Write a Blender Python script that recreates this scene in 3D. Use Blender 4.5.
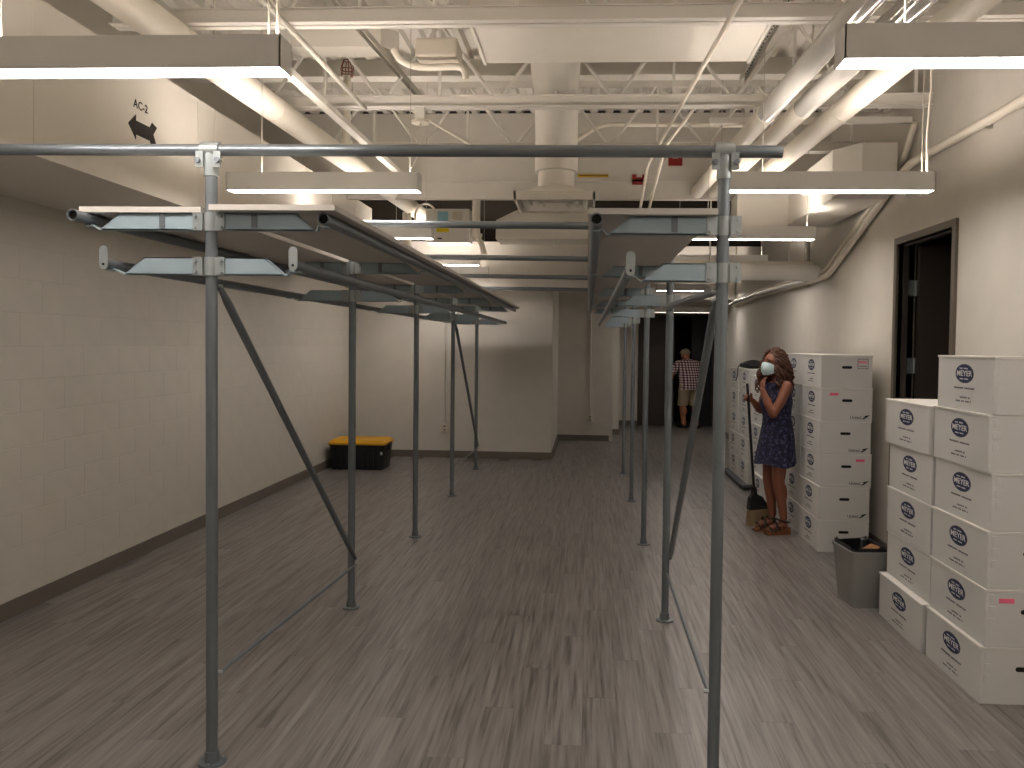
import bpy, bmesh, math, random
from mathutils import Vector, Matrix, Euler
random.seed(7)
S = bpy.context.scene
for o in list(bpy.data.objects): bpy.data.objects.remove(o)
COL = S.collection

# ------------------------------------------------------------------ camera
F_PX, CX, CY = 790.0, 545.0, 369.0          # focal length and optical centre of the photograph, in pixels
yaw = math.atan((CX-587)/F_PX); pitch = math.atan((CY-344.5)/F_PX); roll = .012
fw = Vector((math.sin(yaw)*math.cos(pitch), math.cos(yaw)*math.cos(pitch), -math.sin(pitch)))
r0 = Vector((math.cos(yaw), -math.sin(yaw), 0)); u0 = r0.cross(fw)
rt = r0*math.cos(roll)+u0*math.sin(roll); up = u0*math.cos(roll)-r0*math.sin(roll)
cd = bpy.data.cameras.new('camera'); cam = bpy.data.objects.new('camera', cd); COL.objects.link(cam)
cd.sensor_fit = 'HORIZONTAL'; cd.sensor_width = 36; cd.lens = 36*F_PX/1024
cd.shift_x = (512-CX)/1024; cd.shift_y = (CY-384)/1024
cd.clip_start = .05; cd.clip_end = 100
cam.matrix_world = Matrix(((rt.x, up.x, -fw.x, 0), (rt.y, up.y, -fw.y, 0), (rt.z, up.z, -fw.z, 1.65), (0, 0, 0, 1)))
S.camera = cam

# ------------------------------------------------------------------ light levels
w = bpy.data.worlds.new('world'); S.world = w; w.use_nodes = True
w.node_tree.nodes['Background'].inputs[0].default_value = (.9, .85, .75, 1)
w.node_tree.nodes['Background'].inputs[1].default_value = .02
DOWN, UP = 18.0, 22.0                          # radiance of the fixtures' lower and upper diffusers
S.view_settings.view_transform = 'Standard'; S.view_settings.look = 'None'
S.view_settings.gamma = 1; S.view_settings.use_curve_mapping = False
S.view_settings.exposure = .95

# ------------------------------------------------------------------ materials
def lin(h):
    h = h.lstrip('#'); v = [int(h[i:i+2], 16)/255 for i in (0, 2, 4)]
    return tuple(c/12.92 if c <= .04045 else ((c+.055)/1.055)**2.4 for c in v)+(1,)
MATS = {}
def mat(name, col, rough=.6, metal=0, var=.06, scale=6, bump=0, bscale=120, stretch=None, emit=None):
    m = bpy.data.materials.new(name); m.use_nodes = True; nt = m.node_tree; N = nt.nodes; L = nt.links
    b = N['Principled BSDF']; c = lin(col) if isinstance(col, str) else tuple(col)+(1,)
    b.inputs['Roughness'].default_value = rough; b.inputs['Metallic'].default_value = metal
    if emit:
        b.inputs['Base Color'].default_value = c
        b.inputs['Emission Color'].default_value = c; b.inputs['Emission Strength'].default_value = emit
        MATS[name] = m; return m
    tc = N.new('ShaderNodeTexCoord'); mp = N.new('ShaderNodeMapping')
    L.new(tc.outputs['Object'], mp.inputs[0])
    if stretch: mp.inputs['Scale'].default_value = stretch
    no = N.new('ShaderNodeTexNoise'); no.inputs['Scale'].default_value = scale; no.inputs['Detail'].default_value = 4
    L.new(mp.outputs[0], no.inputs[0])
    mx = N.new('ShaderNodeMix'); mx.data_type = 'RGBA'
    mx.inputs[6].default_value = tuple(x*(1-var) for x in c[:3])+(1,); mx.inputs[7].default_value = tuple(min(1, x*(1+var)) for x in c[:3])+(1,)
    L.new(no.outputs[0], mx.inputs[0]); L.new(mx.outputs[2], b.inputs['Base Color'])
    if bump:
        n2 = N.new('ShaderNodeTexNoise'); n2.inputs['Scale'].default_value = bscale; L.new(tc.outputs['Object'], n2.inputs[0])
        bp = N.new('ShaderNodeBump'); bp.inputs['Strength'].default_value = bump; bp.inputs['Distance'].default_value = .004
        L.new(n2.outputs[0], bp.inputs['Height']); L.new(bp.outputs[0], b.inputs['Normal'])
    MATS[name] = m; return m
M = MATS
mat('wall_paint', '#cdc8be', .75, bump=.08)
mat('block_paint', '#c9c4b9', .7, bump=.15, bscale=90)
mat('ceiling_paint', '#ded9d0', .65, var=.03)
mat('steel_white', '#e2ded5', .5, var=.03)
mat('duct_paint', '#d9d4c9', .55, var=.03)
mat('pipe_white', '#e6dfd0', .45, var=.03)
mat('pipe_gloss', '#c9c6bf', .12, .35, var=.03)
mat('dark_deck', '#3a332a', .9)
mat('baseboard_vinyl', '#6d655b', .5)
mat('galv', '#7d8489', .4, .6, var=.12, scale=14)
mat('galv_bright', '#a6adad', .35, .5, var=.15, scale=20)
mat('arm_steel', '#a6b9c1', .42, .4, var=.12, scale=9)
mat('tube_dark', '#111111', .8)
mat('melamine', '#c3beb5', .55, var=.03)
mat('lamp_body', '#e2e0dc', .55, var=.02)
mat('lamp_down', '#fff5ee', emit=DOWN)
mat('lamp_up', '#fff2e8', emit=UP)
mat('lamp_far', '#fff6e6', emit=5)
mat('carton', '#d0cfcb', .75, var=.03, bump=.05)
mat('carton_edge', '#dcdad4', .8, var=.03)
mat('navy_print', '#1f2b52', .7, var=.1)
mat('white_print', '#d9d8d4', .7)
mat('grey_print', '#55565c', .8)
mat('black_print', '#22242a', .7)
mat('pink_print', '#f0708f', .7)
mat('hole_dark', '#15120f', .9)
mat('door_dark', '#3a322b', .6)
mat('door_blue', '#26272c', .6)
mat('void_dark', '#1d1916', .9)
mat('frame_brown', '#5e564a', .5)
mat('hinge', '#8f9698', .4, .7)
mat('bin_grey', '#8b8a86', .5)
mat('liner_black', '#0e0e10', .35)
mat('paper_brown', '#8a6038', .8)
mat('tote_black', '#121214', .45)
mat('tote_yellow', '#d9a012', .5)
mat('skin', '#804c37', .55, var=.08)
mat('skin_man', '#a86f50', .55, var=.08)
mat('hair', '#4a2917', .6, var=.45, scale=30)
mat('mask_blue', '#bfd4d8', .8)
mat('eye', '#1a120d', .3)
mat('sandal', '#2c201c', .5)
mat('wedge', '#7a4a2a', .7)
mat('broom_black', '#141414', .5)
mat('bristle', '#8f7a58', .9, var=.25, scale=60)
mat('bag_black', '#0d0d0f', .6)
mat('shorts', '#a3937a', .85)
mat('cap', '#8d8578', .85)
mat('shoe_black', '#141416', .6)
mat('arrow_black', '#241d1a', .8)
mat('yellow_label', '#d8b020', .7)
mat('red_metal', '#8c1a14', .6)
mat('teal_label', '#8fbecb', .7)
mat('yellow_bright', '#f2dd1e', .7)
mat('outlet_white', '#cfc6b4', .5)
mat('strut', '#bdb8ac', .5, .2)
mat('cage_red', '#8a4b3a', .5)

def mat_dress():
    m = mat('dress', '#20213c', .85); nt = m.node_tree; N = nt.nodes; L = nt.links; b = N['Principled BSDF']
    tc = N['Texture Coordinate']; v = N.new('ShaderNodeTexNoise'); v.inputs['Scale'].default_value = 42; v.inputs['Detail'].default_value = 2
    L.new(tc.outputs['Object'], v.inputs[0]); r = N.new('ShaderNodeValToRGB')
    r.color_ramp.elements[0].position = .53; r.color_ramp.elements[0].color = lin('#191a33')
    r.color_ramp.elements[1].position = .64; r.color_ramp.elements[1].color = lin('#4c4c70')
    L.new(v.outputs[0], r.inputs[0]); L.new(r.outputs[0], b.inputs['Base Color'])
mat_dress()
def mat_plaid():
    m = mat('plaid', '#c9b8b0', .85); nt = m.node_tree; N = nt.nodes; L = nt.links; b = N['Principled BSDF']
    tc = N['Texture Coordinate']; sx = N.new('ShaderNodeSeparateXYZ'); L.new(tc.outputs['Object'], sx.inputs[0])
    def band(sock, freq):
        a = N.new('ShaderNodeMath'); a.operation = 'MULTIPLY'; a.inputs[1].default_value = freq; L.new(sock, a.inputs[0])
        s = N.new('ShaderNodeMath'); s.operation = 'SINE'; L.new(a.outputs[0], s.inputs[0])
        g = N.new('ShaderNodeMath'); g.operation = 'GREATER_THAN'; g.inputs[1].default_value = .0; L.new(s.outputs[0], g.inputs[0]); return g.outputs[0]
    ad = N.new('ShaderNodeMath'); ad.operation = 'ADD'; L.new(band(sx.outputs[1], 125), ad.inputs[0]); L.new(band(sx.outputs[2], 125), ad.inputs[1])
    hf = N.new('ShaderNodeMath'); hf.operation = 'MULTIPLY'; hf.inputs[1].default_value = .5; L.new(ad.outputs[0], hf.inputs[0])
    r = N.new('ShaderNodeValToRGB'); r.color_ramp.elements[0].color = lin('#d8cdc8'); r.color_ramp.elements[1].color = lin('#2c1f30')
    e = r.color_ramp.elements.new(.5); e.color = lin('#7d5a63'); L.new(hf.outputs[0], r.inputs[0]); L.new(r.outputs[0], b.inputs['Base Color'])
mat_plaid()
PW, PL = .155, 1.22
def mat_floor():
    m = bpy.data.materials.new('vinyl_plank'); m.use_nodes = True; MATS['vinyl_plank'] = m; nt = m.node_tree; N = nt.nodes; L = nt.links
    b = N['Principled BSDF']; geo = N.new('ShaderNodeNewGeometry'); sp = N.new('ShaderNodeSeparateXYZ'); L.new(geo.outputs['Position'], sp.inputs[0])
    def mth(op, a, bb=None):
        n = N.new('ShaderNodeMath'); n.operation = op
        for i, v in enumerate((a, bb)):
            if v is None: continue
            if isinstance(v, (int, float)): n.inputs[i].default_value = v
            else: L.new(v, n.inputs[i])
        return n.outputs[0]
    col = mth('FLOOR', mth('DIVIDE', sp.outputs[0], PW))
    wn0 = N.new('ShaderNodeTexWhiteNoise'); wn0.noise_dimensions = '1D'; L.new(col, wn0.inputs['W'])
    row = mth('FLOOR', mth('DIVIDE', mth('SUBTRACT', sp.outputs[1], mth('MULTIPLY', mth('MODULO', mth('ADD', mth('MULTIPLY', col, .37), 100.0), 1.0), PL)), PL))
    cm = N.new('ShaderNodeCombineXYZ'); L.new(col, cm.inputs[0]); L.new(row, cm.inputs[1])
    wn = N.new('ShaderNodeTexWhiteNoise'); wn.noise_dimensions = '2D'; L.new(cm.outputs[0], wn.inputs['Vector'])
    def streak(sx, sy, off):
        c = N.new('ShaderNodeCombineXYZ'); L.new(mth('MULTIPLY', sp.outputs[0], sx), c.inputs[0]); L.new(mth('MULTIPLY', sp.outputs[1], sy), c.inputs[1])
        L.new(mth('ADD', mth('MULTIPLY', wn.outputs['Value'], 37.0), off), c.inputs[2])
        n = N.new('ShaderNodeTexNoise'); n.inputs['Scale'].default_value = 1; n.inputs['Detail'].default_value = 3; L.new(c.outputs[0], n.inputs[0]); return n.outputs[0]
    s1 = streak(55, 2.2, 0); s2 = streak(24, 1.0, 9); s3 = streak(150, 5, 4)
    r1 = N.new('ShaderNodeValToRGB'); L.new(mth('ADD', mth('MULTIPLY', s1, .55), mth('ADD', mth('MULTIPLY', s2, .3), mth('MULTIPLY', s3, .15))), r1.inputs[0])
    e = r1.color_ramp.elements; e[0].position = .36; e[0].color = lin('#575350'); e[1].position = .62; e[1].color = lin('#8f8a86')
    k = e.new(.47); k.color = lin('#787370')
    hs = N.new('ShaderNodeHueSaturation'); L.new(r1.outputs[0], hs.inputs['Color'])
    L.new(mth('ADD', mth('MULTIPLY', wn.outputs['Value'], .15), .92), hs.inputs['Value']); L.new(hs.outputs[0], b.inputs['Base Color'])
    b.inputs['Roughness'].default_value = .33
    bp = N.new('ShaderNodeBump'); bp.inputs['Strength'].default_value = .06; bp.inputs['Distance'].default_value = .002
    L.new(s3, bp.inputs['Height']); L.new(bp.outputs[0], b.inputs['Normal'])
mat_floor()

# ------------------------------------------------------------------ geometry helpers
def basis(d):
    d = d.normalized(); a = Vector((0, 0, 1)) if abs(d.z) < .95 else Vector((1, 0, 0))
    u = d.cross(a).normalized(); return u, d.cross(u).normalized() if False else u.cross(d).normalized()
class MB:
    def __init__(s): s.v = []; s.f = []; s.sm = []
    def add(s, vs, fs, smooth=False):
        n = len(s.v); s.v += [Vector(p) for p in vs]
        for f in fs: s.f.append([i+n for i in f]); s.sm.append(smooth)
        return s
    def box(s, x0, x1, y0, y1, z0, z1, rot=None, piv=None):
        vs = [Vector((x, y, z)) for x in (x0, x1) for y in (y0, y1) for z in (z0, z1)]
        if rot is not None:
            p = Vector(piv) if piv is not None else Vector(((x0+x1)/2, (y0+y1)/2, (z0+z1)/2))
            vs = [rot@(q-p)+p for q in vs]
        return s.add(vs, [(0, 1, 3, 2), (4, 6, 7, 5), (0, 4, 5, 1), (2, 3, 7, 6), (0, 2, 6, 4), (1, 5, 7, 3)])
    def cyl(s, p0, p1, r, r1=None, seg=14, cap=True):
        return s.path([p0, p1], [r, r if r1 is None else r1], seg, cap)
    def path(s, pts, r, seg=12, cap=True):
        pts = [Vector(p) for p in pts]; n = len(pts); rs = r if isinstance(r, (list, tuple)) else [r]*n
        vs = []; fs = []; pu = None
        for i, p in enumerate(pts):
            t = (pts[min(i+1, n-1)]-pts[max(i-1, 0)])
            t = t.normalized() if t.length > 1e-9 else Vector((0, 0, 1))
            if pu is None: u, _ = basis(t)
            else:
                u = pu-t*pu.dot(t); u = u.normalized() if u.length > 1e-6 else basis(t)[0]
            pu = u; v = t.cross(u)
            vs += [p+(u*math.cos(2*math.pi*k/seg)+v*math.sin(2*math.pi*k/seg))*rs[i] for k in range(seg)]
        for i in range(n-1):
            for k in range(seg):
                k2 = (k+1) % seg; fs.append((i*seg+k, i*seg+k2, (i+1)*seg+k2, (i+1)*seg+k))
        s.add(vs, fs, True)
        if cap:
            b = len(s.v)-n*seg
            s.f.append([b+k for k in range(seg)][::-1]); s.sm.append(False)
            s.f.append([b+(n-1)*seg+k for k in range(seg)]); s.sm.append(False)
        return s
    def hollow(s, p0, p1, r, ri, seg=16):      # an open tube with a wall
        p0 = Vector(p0); p1 = Vector(p1); u, v = basis(p1-p0); vs = []; fs = []
        for p, q in ((p0, r), (p1, r), (p1, ri), (p0, ri)):
            vs += [p+(u*math.cos(2*math.pi*k/seg)+v*math.sin(2*math.pi*k/seg))*q for k in range(seg)]
        for a in range(4):
            for k in range(seg):
                k2 = (k+1) % seg; b = (a+1) % 4; fs.append((a*seg+k, a*seg+k2, b*seg+k2, b*seg+k))
        n = len(s.f); s.add(vs, fs, True)
        return s
    def prism(s, poly, fn, t0, t1):            # poly: 2D outline; fn(u, v, t) -> point
        n = len(poly); vs = [fn(u, v, t0) for u, v in poly]+[fn(u, v, t1) for u, v in poly]
        fs = [tuple(range(n))[::-1], tuple(range(n, 2*n))]+[(i, (i+1) % n, n+(i+1) % n, n+i) for i in range(n)]
        return s.add(vs, fs)
    def ell(s, c, r, seg=16, rings=10, rot=None):
        c = Vector(c); vs = []; fs = []
        for i in range(rings+1):
            th = math.pi*i/rings
            for k in range(seg):
                ph = 2*math.pi*k/seg; p = Vector((r[0]*math.sin(th)*math.cos(ph), r[1]*math.sin(th)*math.sin(ph), r[2]*math.cos(th)))
                vs.append(c+(rot@p if rot is not None else p))
        for i in range(rings):
            for k in range(seg):
                k2 = (k+1) % seg; fs.append((i*seg+k, (i+1)*seg+k, (i+1)*seg+k2, i*seg+k2))
        return s.add(vs, fs, True)
    def loft(s, rings, cap=True, smooth=True):
        n = len(rings[0]); vs = [p for r in rings for p in r]; fs = []
        for i in range(len(rings)-1):
            for k in range(n):
                k2 = (k+1) % n; fs.append((i*n+k, i*n+k2, (i+1)*n+k2, (i+1)*n+k))
        b = len(s.v); s.add(vs, fs, smooth)
        if cap:
            s.f.append([b+k for k in range(n)][::-1]); s.sm.append(False)
            s.f.append([b+(len(rings)-1)*n+k for k in range(n)]); s.sm.append(False)
        return s
    def mesh(s, name, m, off=Vector((0, 0, 0)), bevel=0):
        me = bpy.data.meshes.new(name); me.from_pydata([tuple(p-off) for p in s.v], [], s.f)
        bm = bmesh.new(); bm.from_mesh(me); bmesh.ops.remove_doubles(bm, verts=bm.verts, dist=1e-6) if False else None
        bmesh.ops.recalc_face_normals(bm, faces=bm.faces)
        if bevel: bmesh.ops.bevel(bm, geom=list(bm.edges), offset=bevel, segments=2, affect='EDGES', profile=.6)
        bm.to_mesh(me); bm.free()
        if not bevel:
            for p, q in zip(me.polygons, s.sm): p.use_smooth = any(s.sm)
            if any(s.sm): me.set_sharp_from_angle(angle=.75)
        me.materials.append(M[m]); return me
    def build(s, name, m, parent=None, bevel=0, local=False):
        """links the collected shapes as one mesh object; world coordinates unless local"""
        if parent is not None: off = Vector((0, 0, 0)) if local else wloc(parent)
        else:
            lo = [min(p[i] for p in s.v) for i in range(3)]; hi = [max(p[i] for p in s.v) for i in range(3)]
            off = Vector(((lo[0]+hi[0])/2, (lo[1]+hi[1])/2, lo[2]))
        o = bpy.data.objects.new(name, s.mesh(name, m, off, bevel)); COL.objects.link(o)
        if parent is not None: o.parent = parent
        else: o.location = off
        return o
def wloc(o):
    v = Vector((0, 0, 0))
    while o is not None: v = v+o.location; o = o.parent
    return v
def tag(o, label, cat, group=None):
    o['label'] = label; o['category'] = cat
    if group: o['group'] = group
    return o
def thing(name, loc, label, cat, group=None, rz=0):
    o = bpy.data.objects.new(name, None); COL.objects.link(o); o.location = loc; o.rotation_euler.z = rz; o.empty_display_size = .05
    return tag(o, label, cat, group)
def struct(o): o['kind'] = 'structure'; return o
def box(*a, **k): return MB().box(*a, **k)
def child(me_obj_mesh, name, parent, loc=(0, 0, 0), rot=(0, 0, 0)):
    o = bpy.data.objects.new(name, me_obj_mesh); COL.objects.link(o); o.parent = parent; o.location = loc; o.rotation_euler = rot; return o
TXT = {}
def text_mesh(t, size, m, width=None, extrude=.0006):
    key = (t, size, m, width)
    if key in TXT: return TXT[key]
    c = bpy.data.curves.new('lettering', 'FONT'); c.body = t; c.size = size; c.align_x = 'CENTER'; c.align_y = 'CENTER'; c.extrude = extrude; c.offset = size*.012
    c.resolution_u = 2
    o = bpy.data.objects.new('lettering', c); COL.objects.link(o); bpy.context.view_layer.update()
    me = bpy.data.meshes.new_from_object(o.evaluated_get(bpy.context.evaluated_depsgraph_get()))
    bpy.data.objects.remove(o); me.name = 'lettering'
    if width:
        xs = [v.co.x for v in me.vertices]; k = width/(max(xs)-min(xs))
        for v in me.vertices: v.co.x *= k
    me.materials.clear(); me.materials.append(M[m]); TXT[key] = me; return me

# ================================================================== the room
XL, XR, ZC, YB = -3.385, 2.40, 4.0, 11.3
Y0 = -4.4
# floor: slab, planks
fl = struct(box(XL-.1, 2.75, Y0, 17.6, -.1, -.006).build('floor', 'baseboard_vinyl'))
def proj(x, y, z):
    v = Vector((x, y, z-1.65)); d = v.dot(fw)
    return (CX+F_PX*v.dot(rt)/d, CY-F_PX*v.dot(up)/d) if d > .3 else (-9999, 9999)
plank_me = MB().box(-PW/2+.0004, PW/2-.0004, -PL/2+.0004, PL/2-.0004, -.006, 0).mesh('plank', 'vinyl_plank')
vis, rest = [], []
for c in range(math.floor(XL/PW), math.ceil(2.7/PW)):
    off = ((c*.37+100.0) % 1.0)*PL
    for r in range(-5, 15):
        y = off+(r+.5)*PL; x = (c+.5)*PW
        if y-PL/2 < Y0 or y+PL/2 > 17.5: continue
        inv = False
        for yy in (y-PL/2, y, y+PL/2):
            px, py = proj(x, yy, 0)
            if -30 < px < 1054 and py < 800: inv = True
        if y > 11.4 and x < -.5: continue
        (vis if inv else rest).append((y, x))
vis.sort(); rest += vis[290:]
for y, x in vis[:290]:
    child(plank_me, 'plank', fl, Vector((x, y, 0))-fl.location)
mb = MB()
for y, x in rest: mb.box(x-PW/2+.0004, x+PW/2-.0004, y-PL/2+.0004, y+PL/2-.0004, -.006, 0)
o = mb.build('plank_field', 'vinyl_plank', fl); o['kind'] = 'stuff'

# left wall: painted concrete blocks
wl = struct(box(XL-.25, XL-.004, Y0, YB+.3, 0, ZC).build('wall_left', 'block_paint'))
blk = MB()
hx, hy, hz = .0022, .1998, .0989
blk.loft([[Vector((0, -hy, -hz+.0)), Vector((0, hy, -hz)), Vector((0, hy, hz)), Vector((0, -hy, hz))],
          [Vector((hx*.4, -hy, -hz)), Vector((hx*.4, hy, -hz)), Vector((hx*.4, hy, hz)), Vector((hx*.4, -hy, hz))],
          [Vector((hx, -hy+.0006, -hz+.002)), Vector((hx, hy-.0006, -hz+.002)), Vector((hx, hy-.0006, hz-.002)), Vector((hx, -hy+.0006, hz-.002))]], smooth=False)
blk_me = blk.mesh('concrete_block', 'block_paint')
for r in range(12):
    for c in range(19):
        y = 3.95+.2*(r % 2)+c*.4
        if y+.2 > YB: continue
        child(blk_me, 'concrete_block', wl, Vector((XL-.0042, y, .1+r*.2))-wl.location)
# right wall with the doorway
DY0, DY1, DZ = 5.345, 6.275, 2.455
wr = MB().box(XR, XR+.12, Y0, DY0, 0, ZC).box(XR, XR+.12, DY1, 11.0, 0, ZC).box(XR, XR+.12, DY0, DY1, DZ, ZC).prism([(XR, 11.0), (2.63, 16.4), (2.63, 17.6), (2.78, 17.6), (2.78, 11.0)], lambda u, v, d: Vector((u, v, d)), 0, ZC)
struct(wr.build('wall_right', 'wall_paint'))
struct(box(XL-.2, XR+.2, Y0-.12, Y0, 0, ZC).build('wall_rear', 'wall_paint'))
bw = MB().box(XL-.2, -.5, YB, YB+.12, 0, ZC).box(-.62, -.5, YB+.12, 13.6, 0, ZC).box(-.62, .39, 13.6, 13.72, 0, ZC).box(.39, .6, 14.65, 14.8, 0, 2.5).box(.39, .45, 13.6, 14.7, 0, 2.5).box(.5, .6, 14.7, 16.5, 0, 2.5)
bw.box(.5, 1.09, 16.4, 16.52, 0, 2.5).box(1.09, 2.62, 16.4, 16.52, 2.27, 2.5).box(2.57, 2.62, 16.4, 16.52, 0, 2.27)
struct(bw.build('wall_back', 'wall_paint'))
struct(MB().box(.392, 2.5, 13.6, 13.75, 2.45, ZC).box(.45, 2.6, 13.75, 16.39, 2.46, 2.5).build('wall_header', 'wall_paint'))
# baseboards
struct(MB().box(XL, XL+.012, Y0, YB, 0, .1).build('baseboard_left', 'baseboard_vinyl'))
struct(MB().box(XL, -.49, YB-.012, YB, 0, .1).box(-.5, -.488, YB-.01, 13.6, 0, .1).box(-.5, .39, 13.588, 13.6, 0, .1).box(.44, .6, 14.638, 14.65, 0, .1).box(.6, .61, 14.65, 16.39, 0, .1).box(.6, 1.08, 16.388, 16.4, 0, .1).build('baseboard_back', 'baseboard_vinyl'))
struct(MB().box(XR-.012, XR, Y0, 5.29, 0, .1).box(XR-.012, XR, 6.33, 10.9, 0, .1).prism([(XR-.012, 11.0), (2.618, 16.4), (2.63, 16.4), (XR, 11.0)], lambda u, v, d: Vector((u, v, d)), 0, .1).build('baseboard_right', 'baseboard_vinyl'))
# corrugated roof deck
def deck(y0, y1, name, m, z=ZC):
    prof = []; x = XL-.1; p = .152
    while x < 2.8:
        prof += [(x, z), (x+.055, z), (x+.075, z+.038), (x+.13, z+.038)]; x += p
    n = len(prof); vs = [(a, y0, b) for a, b in prof]+[(a, y1, b) for a, b in prof]+[(a, y0, z+.1) for a, b in prof]+[(a, y1, z+.1) for a, b in prof]
    fs = [(i, i+1, n+i+1, n+i) for i in range(n-1)]+[(2*n+i, 3*n+i, 3*n+i+1, 2*n+i+1) for i in range(n-1)]
    return struct(MB().add(vs, fs).build(name, m))
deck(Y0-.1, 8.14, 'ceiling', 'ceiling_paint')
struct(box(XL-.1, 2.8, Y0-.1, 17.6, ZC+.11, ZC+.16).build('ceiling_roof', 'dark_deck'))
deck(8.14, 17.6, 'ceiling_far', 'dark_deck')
# bulkhead wall below the deck, girder, soffit over the back wall
struct(MB().box(XL, XR, 8.08, 8.16, 3.13, ZC-.005).box(XL, XR, 8.06, 8.08, 3.3, 3.325).build('wall_bulkhead', 'wall_paint'))
struct(MB().box(XL, .62, 10.9, YB, 2.41, 3.06).build('wall_soffit', 'wall_paint'))
tag(MB().box(XL, XR, 6.55, 6.57, 3.86, 3.995).box(XL, XR, 6.49, 6.63, 3.84, 3.86).build('steel_girder', 'steel_white'), 'cream painted steel girder tight under the ribbed roof deck', 'girder')

struct(box(XL, 2.63, YB-.012 if False else 11.285, 11.298, 3.062, ZC-.005).build('wall_plenum_shade', 'dark_deck'))  # dark panel added here; shade of the plenum void put into its colour
# doorway in the right wall
d1 = struct(MB().box(XR-.02, XR+.13, DY0-.05, DY0, 0, DZ+.05).box(XR-.02, XR+.13, DY1, DY1+.05, 0, DZ+.05).box(XR-.02, XR+.13, DY0, DY1, DZ, DZ+.05).build('door_1', 'frame_brown'))
MB().box(XR+.03, XR+.07, DY0, DY0+.015, 0, DZ).box(XR+.03, XR+.07, DY1-.015, DY1, 0, DZ).box(XR+.03, XR+.07, DY0, DY1, DZ-.015, DZ).build('door_stop', 'door_dark', d1)
lf = box(XR+.14, XR+1.0, DY1-.05, DY1-.005, .01, DZ-.01).build('door_leaf', 'door_dark', d1)
for z in (2.12, 1.52, .35):
    box(XR+.078, XR+.128, DY1-.004, DY1+.001, z-.06, z+.06).build('hinge', 'hinge', d1)
    MB().cyl((XR+.133, DY1-.008, z-.06), (XR+.133, DY1-.008, z+.06), .007).build('hinge_pin', 'hinge', d1)
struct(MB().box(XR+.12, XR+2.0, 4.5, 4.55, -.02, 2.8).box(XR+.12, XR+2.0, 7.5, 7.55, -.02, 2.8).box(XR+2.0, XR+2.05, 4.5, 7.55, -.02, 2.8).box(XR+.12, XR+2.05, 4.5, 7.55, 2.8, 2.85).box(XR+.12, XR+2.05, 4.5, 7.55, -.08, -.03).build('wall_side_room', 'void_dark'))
# double doors at the end of the passage
d2 = struct(MB().box(1.05, 1.09, 16.38, 16.45, 0, 2.31).box(2.56, 2.6, 16.38, 16.45, 0, 2.31).box(1.09, 2.56, 16.38, 16.45, 2.27, 2.31).build('door_2', 'door_dark'))
dl = box(1.09, 1.80, 16.42, 16.46, .01, 2.27).build('door_leaf', 'door_dark', d2)
MB().cyl((1.72, 16.41, 1.02), (1.72, 16.36, 1.02), .01).cyl((1.72, 16.36, 1.02), (1.6, 16.36, 1.02), .01).build('door_handle', 'hinge', dl)
box(2.12, 2.56, 16.44, 16.48, .01, 2.27, rot=Matrix.Rotation(.3, 3, 'Z'), piv=(2.56, 16.44, 1)).build('door_leaf', 'door_blue', d2)
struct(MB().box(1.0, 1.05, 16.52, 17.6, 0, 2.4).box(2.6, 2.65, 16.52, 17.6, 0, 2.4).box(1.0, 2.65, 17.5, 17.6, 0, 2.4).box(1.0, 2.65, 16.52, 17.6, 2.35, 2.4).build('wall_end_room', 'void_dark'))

# ================================================================== fixtures
def lamp(x0, x1, y, z, label, cords=True, m='lamp_down', ztop=3.995, upl=True):
    t = thing('pendant_light', ((x0+x1)/2, y, z), label, 'lamp', 'suspended linear lights')
    W, H = .052, .108
    b = MB().box(x0, x1, y-W, y-W+.004, z, z+H).box(x0, x1, y+W-.004, y+W, z, z+H).box(x0, x0+.004, y-W, y+W, z, z+H).box(x1-.004, x1, y-W, y+W, z, z+H).box(x0, x1, y-W, y+W, z+.05, z+.056)
    b.f = b.f[:24]; b.sm = b.sm[:24]
    b.box(x0+.006, x1-.006, y-W+.006, y+W-.006, z+.05, z+.056)
    b.build('housing', 'lamp_body', t)
    box(x0+.005, x1-.005, y-W+.005, y+W-.005, z+.003, z+.006).build('lower_diffuser', m, t)
    if upl: box(x0+.01, x1-.01, y-W+.008, y+W-.008, z+H-.02, z+H-.016).build('upper_diffuser', 'lamp_up', t)
    if cords:
        for x in (x0+.2, x1-.06): MB().path([(x, y, z+.056), (x, y, ztop)], .0025, 6).build('suspension_cable', 'strut', t)
        xs = x1-.03
        if cords == 2: MB().path([(xs, y, z+H-.05), (xs, y+.01, z+.35), (xs+.02, y+.02, z+.6), (xs-.0, y+.03, ztop)], .006, 8).build('power_cord', 'pipe_white', t)
    return t
LL = [(-2.23, -1.03, 2.65, 'long pendant light beside the AC-2 duct, just above the rack front'),
      (-2.19, -1.02, 4.74, 'long pendant light hanging behind the top cross tube over the wide rack'),
      (-2.46, -1.36, 6.87, 'pendant light partly hidden by the wide rack shelf, glowing beside the control box'),
      (-2.45, -1.27, 9.18, 'pendant light past the bulkhead just below the control box'),
      (-2.5, -1.33, 10.5, 'pendant light hung close before the soffit over the back wall')]
LR = [(.795, 1.98, 2.607, 'long pendant light hanging under the three fat ceiling pipes'),
      (.81, 1.98, 4.72, 'long pendant light hanging level with the doorway in the right wall'),
      (.81, 1.90, 6.82, 'pendant light hanging beside the low angled duct at the right wall'),
      (.81, 1.98, 8.93, 'pendant light hidden behind the fat horizontal round duct'),
      (1.13, 2.3, 13.2, 'small distant pendant light before the passage header')]
for i, a in enumerate(LL): lamp(a[0], a[1], a[2], 2.56, a[3], cords=2 if i == 0 else 1)
for i, a in enumerate(LR): lamp(a[0], a[1], a[2], 2.56, a[3], cords=2 if i == 1 else 1)
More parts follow.
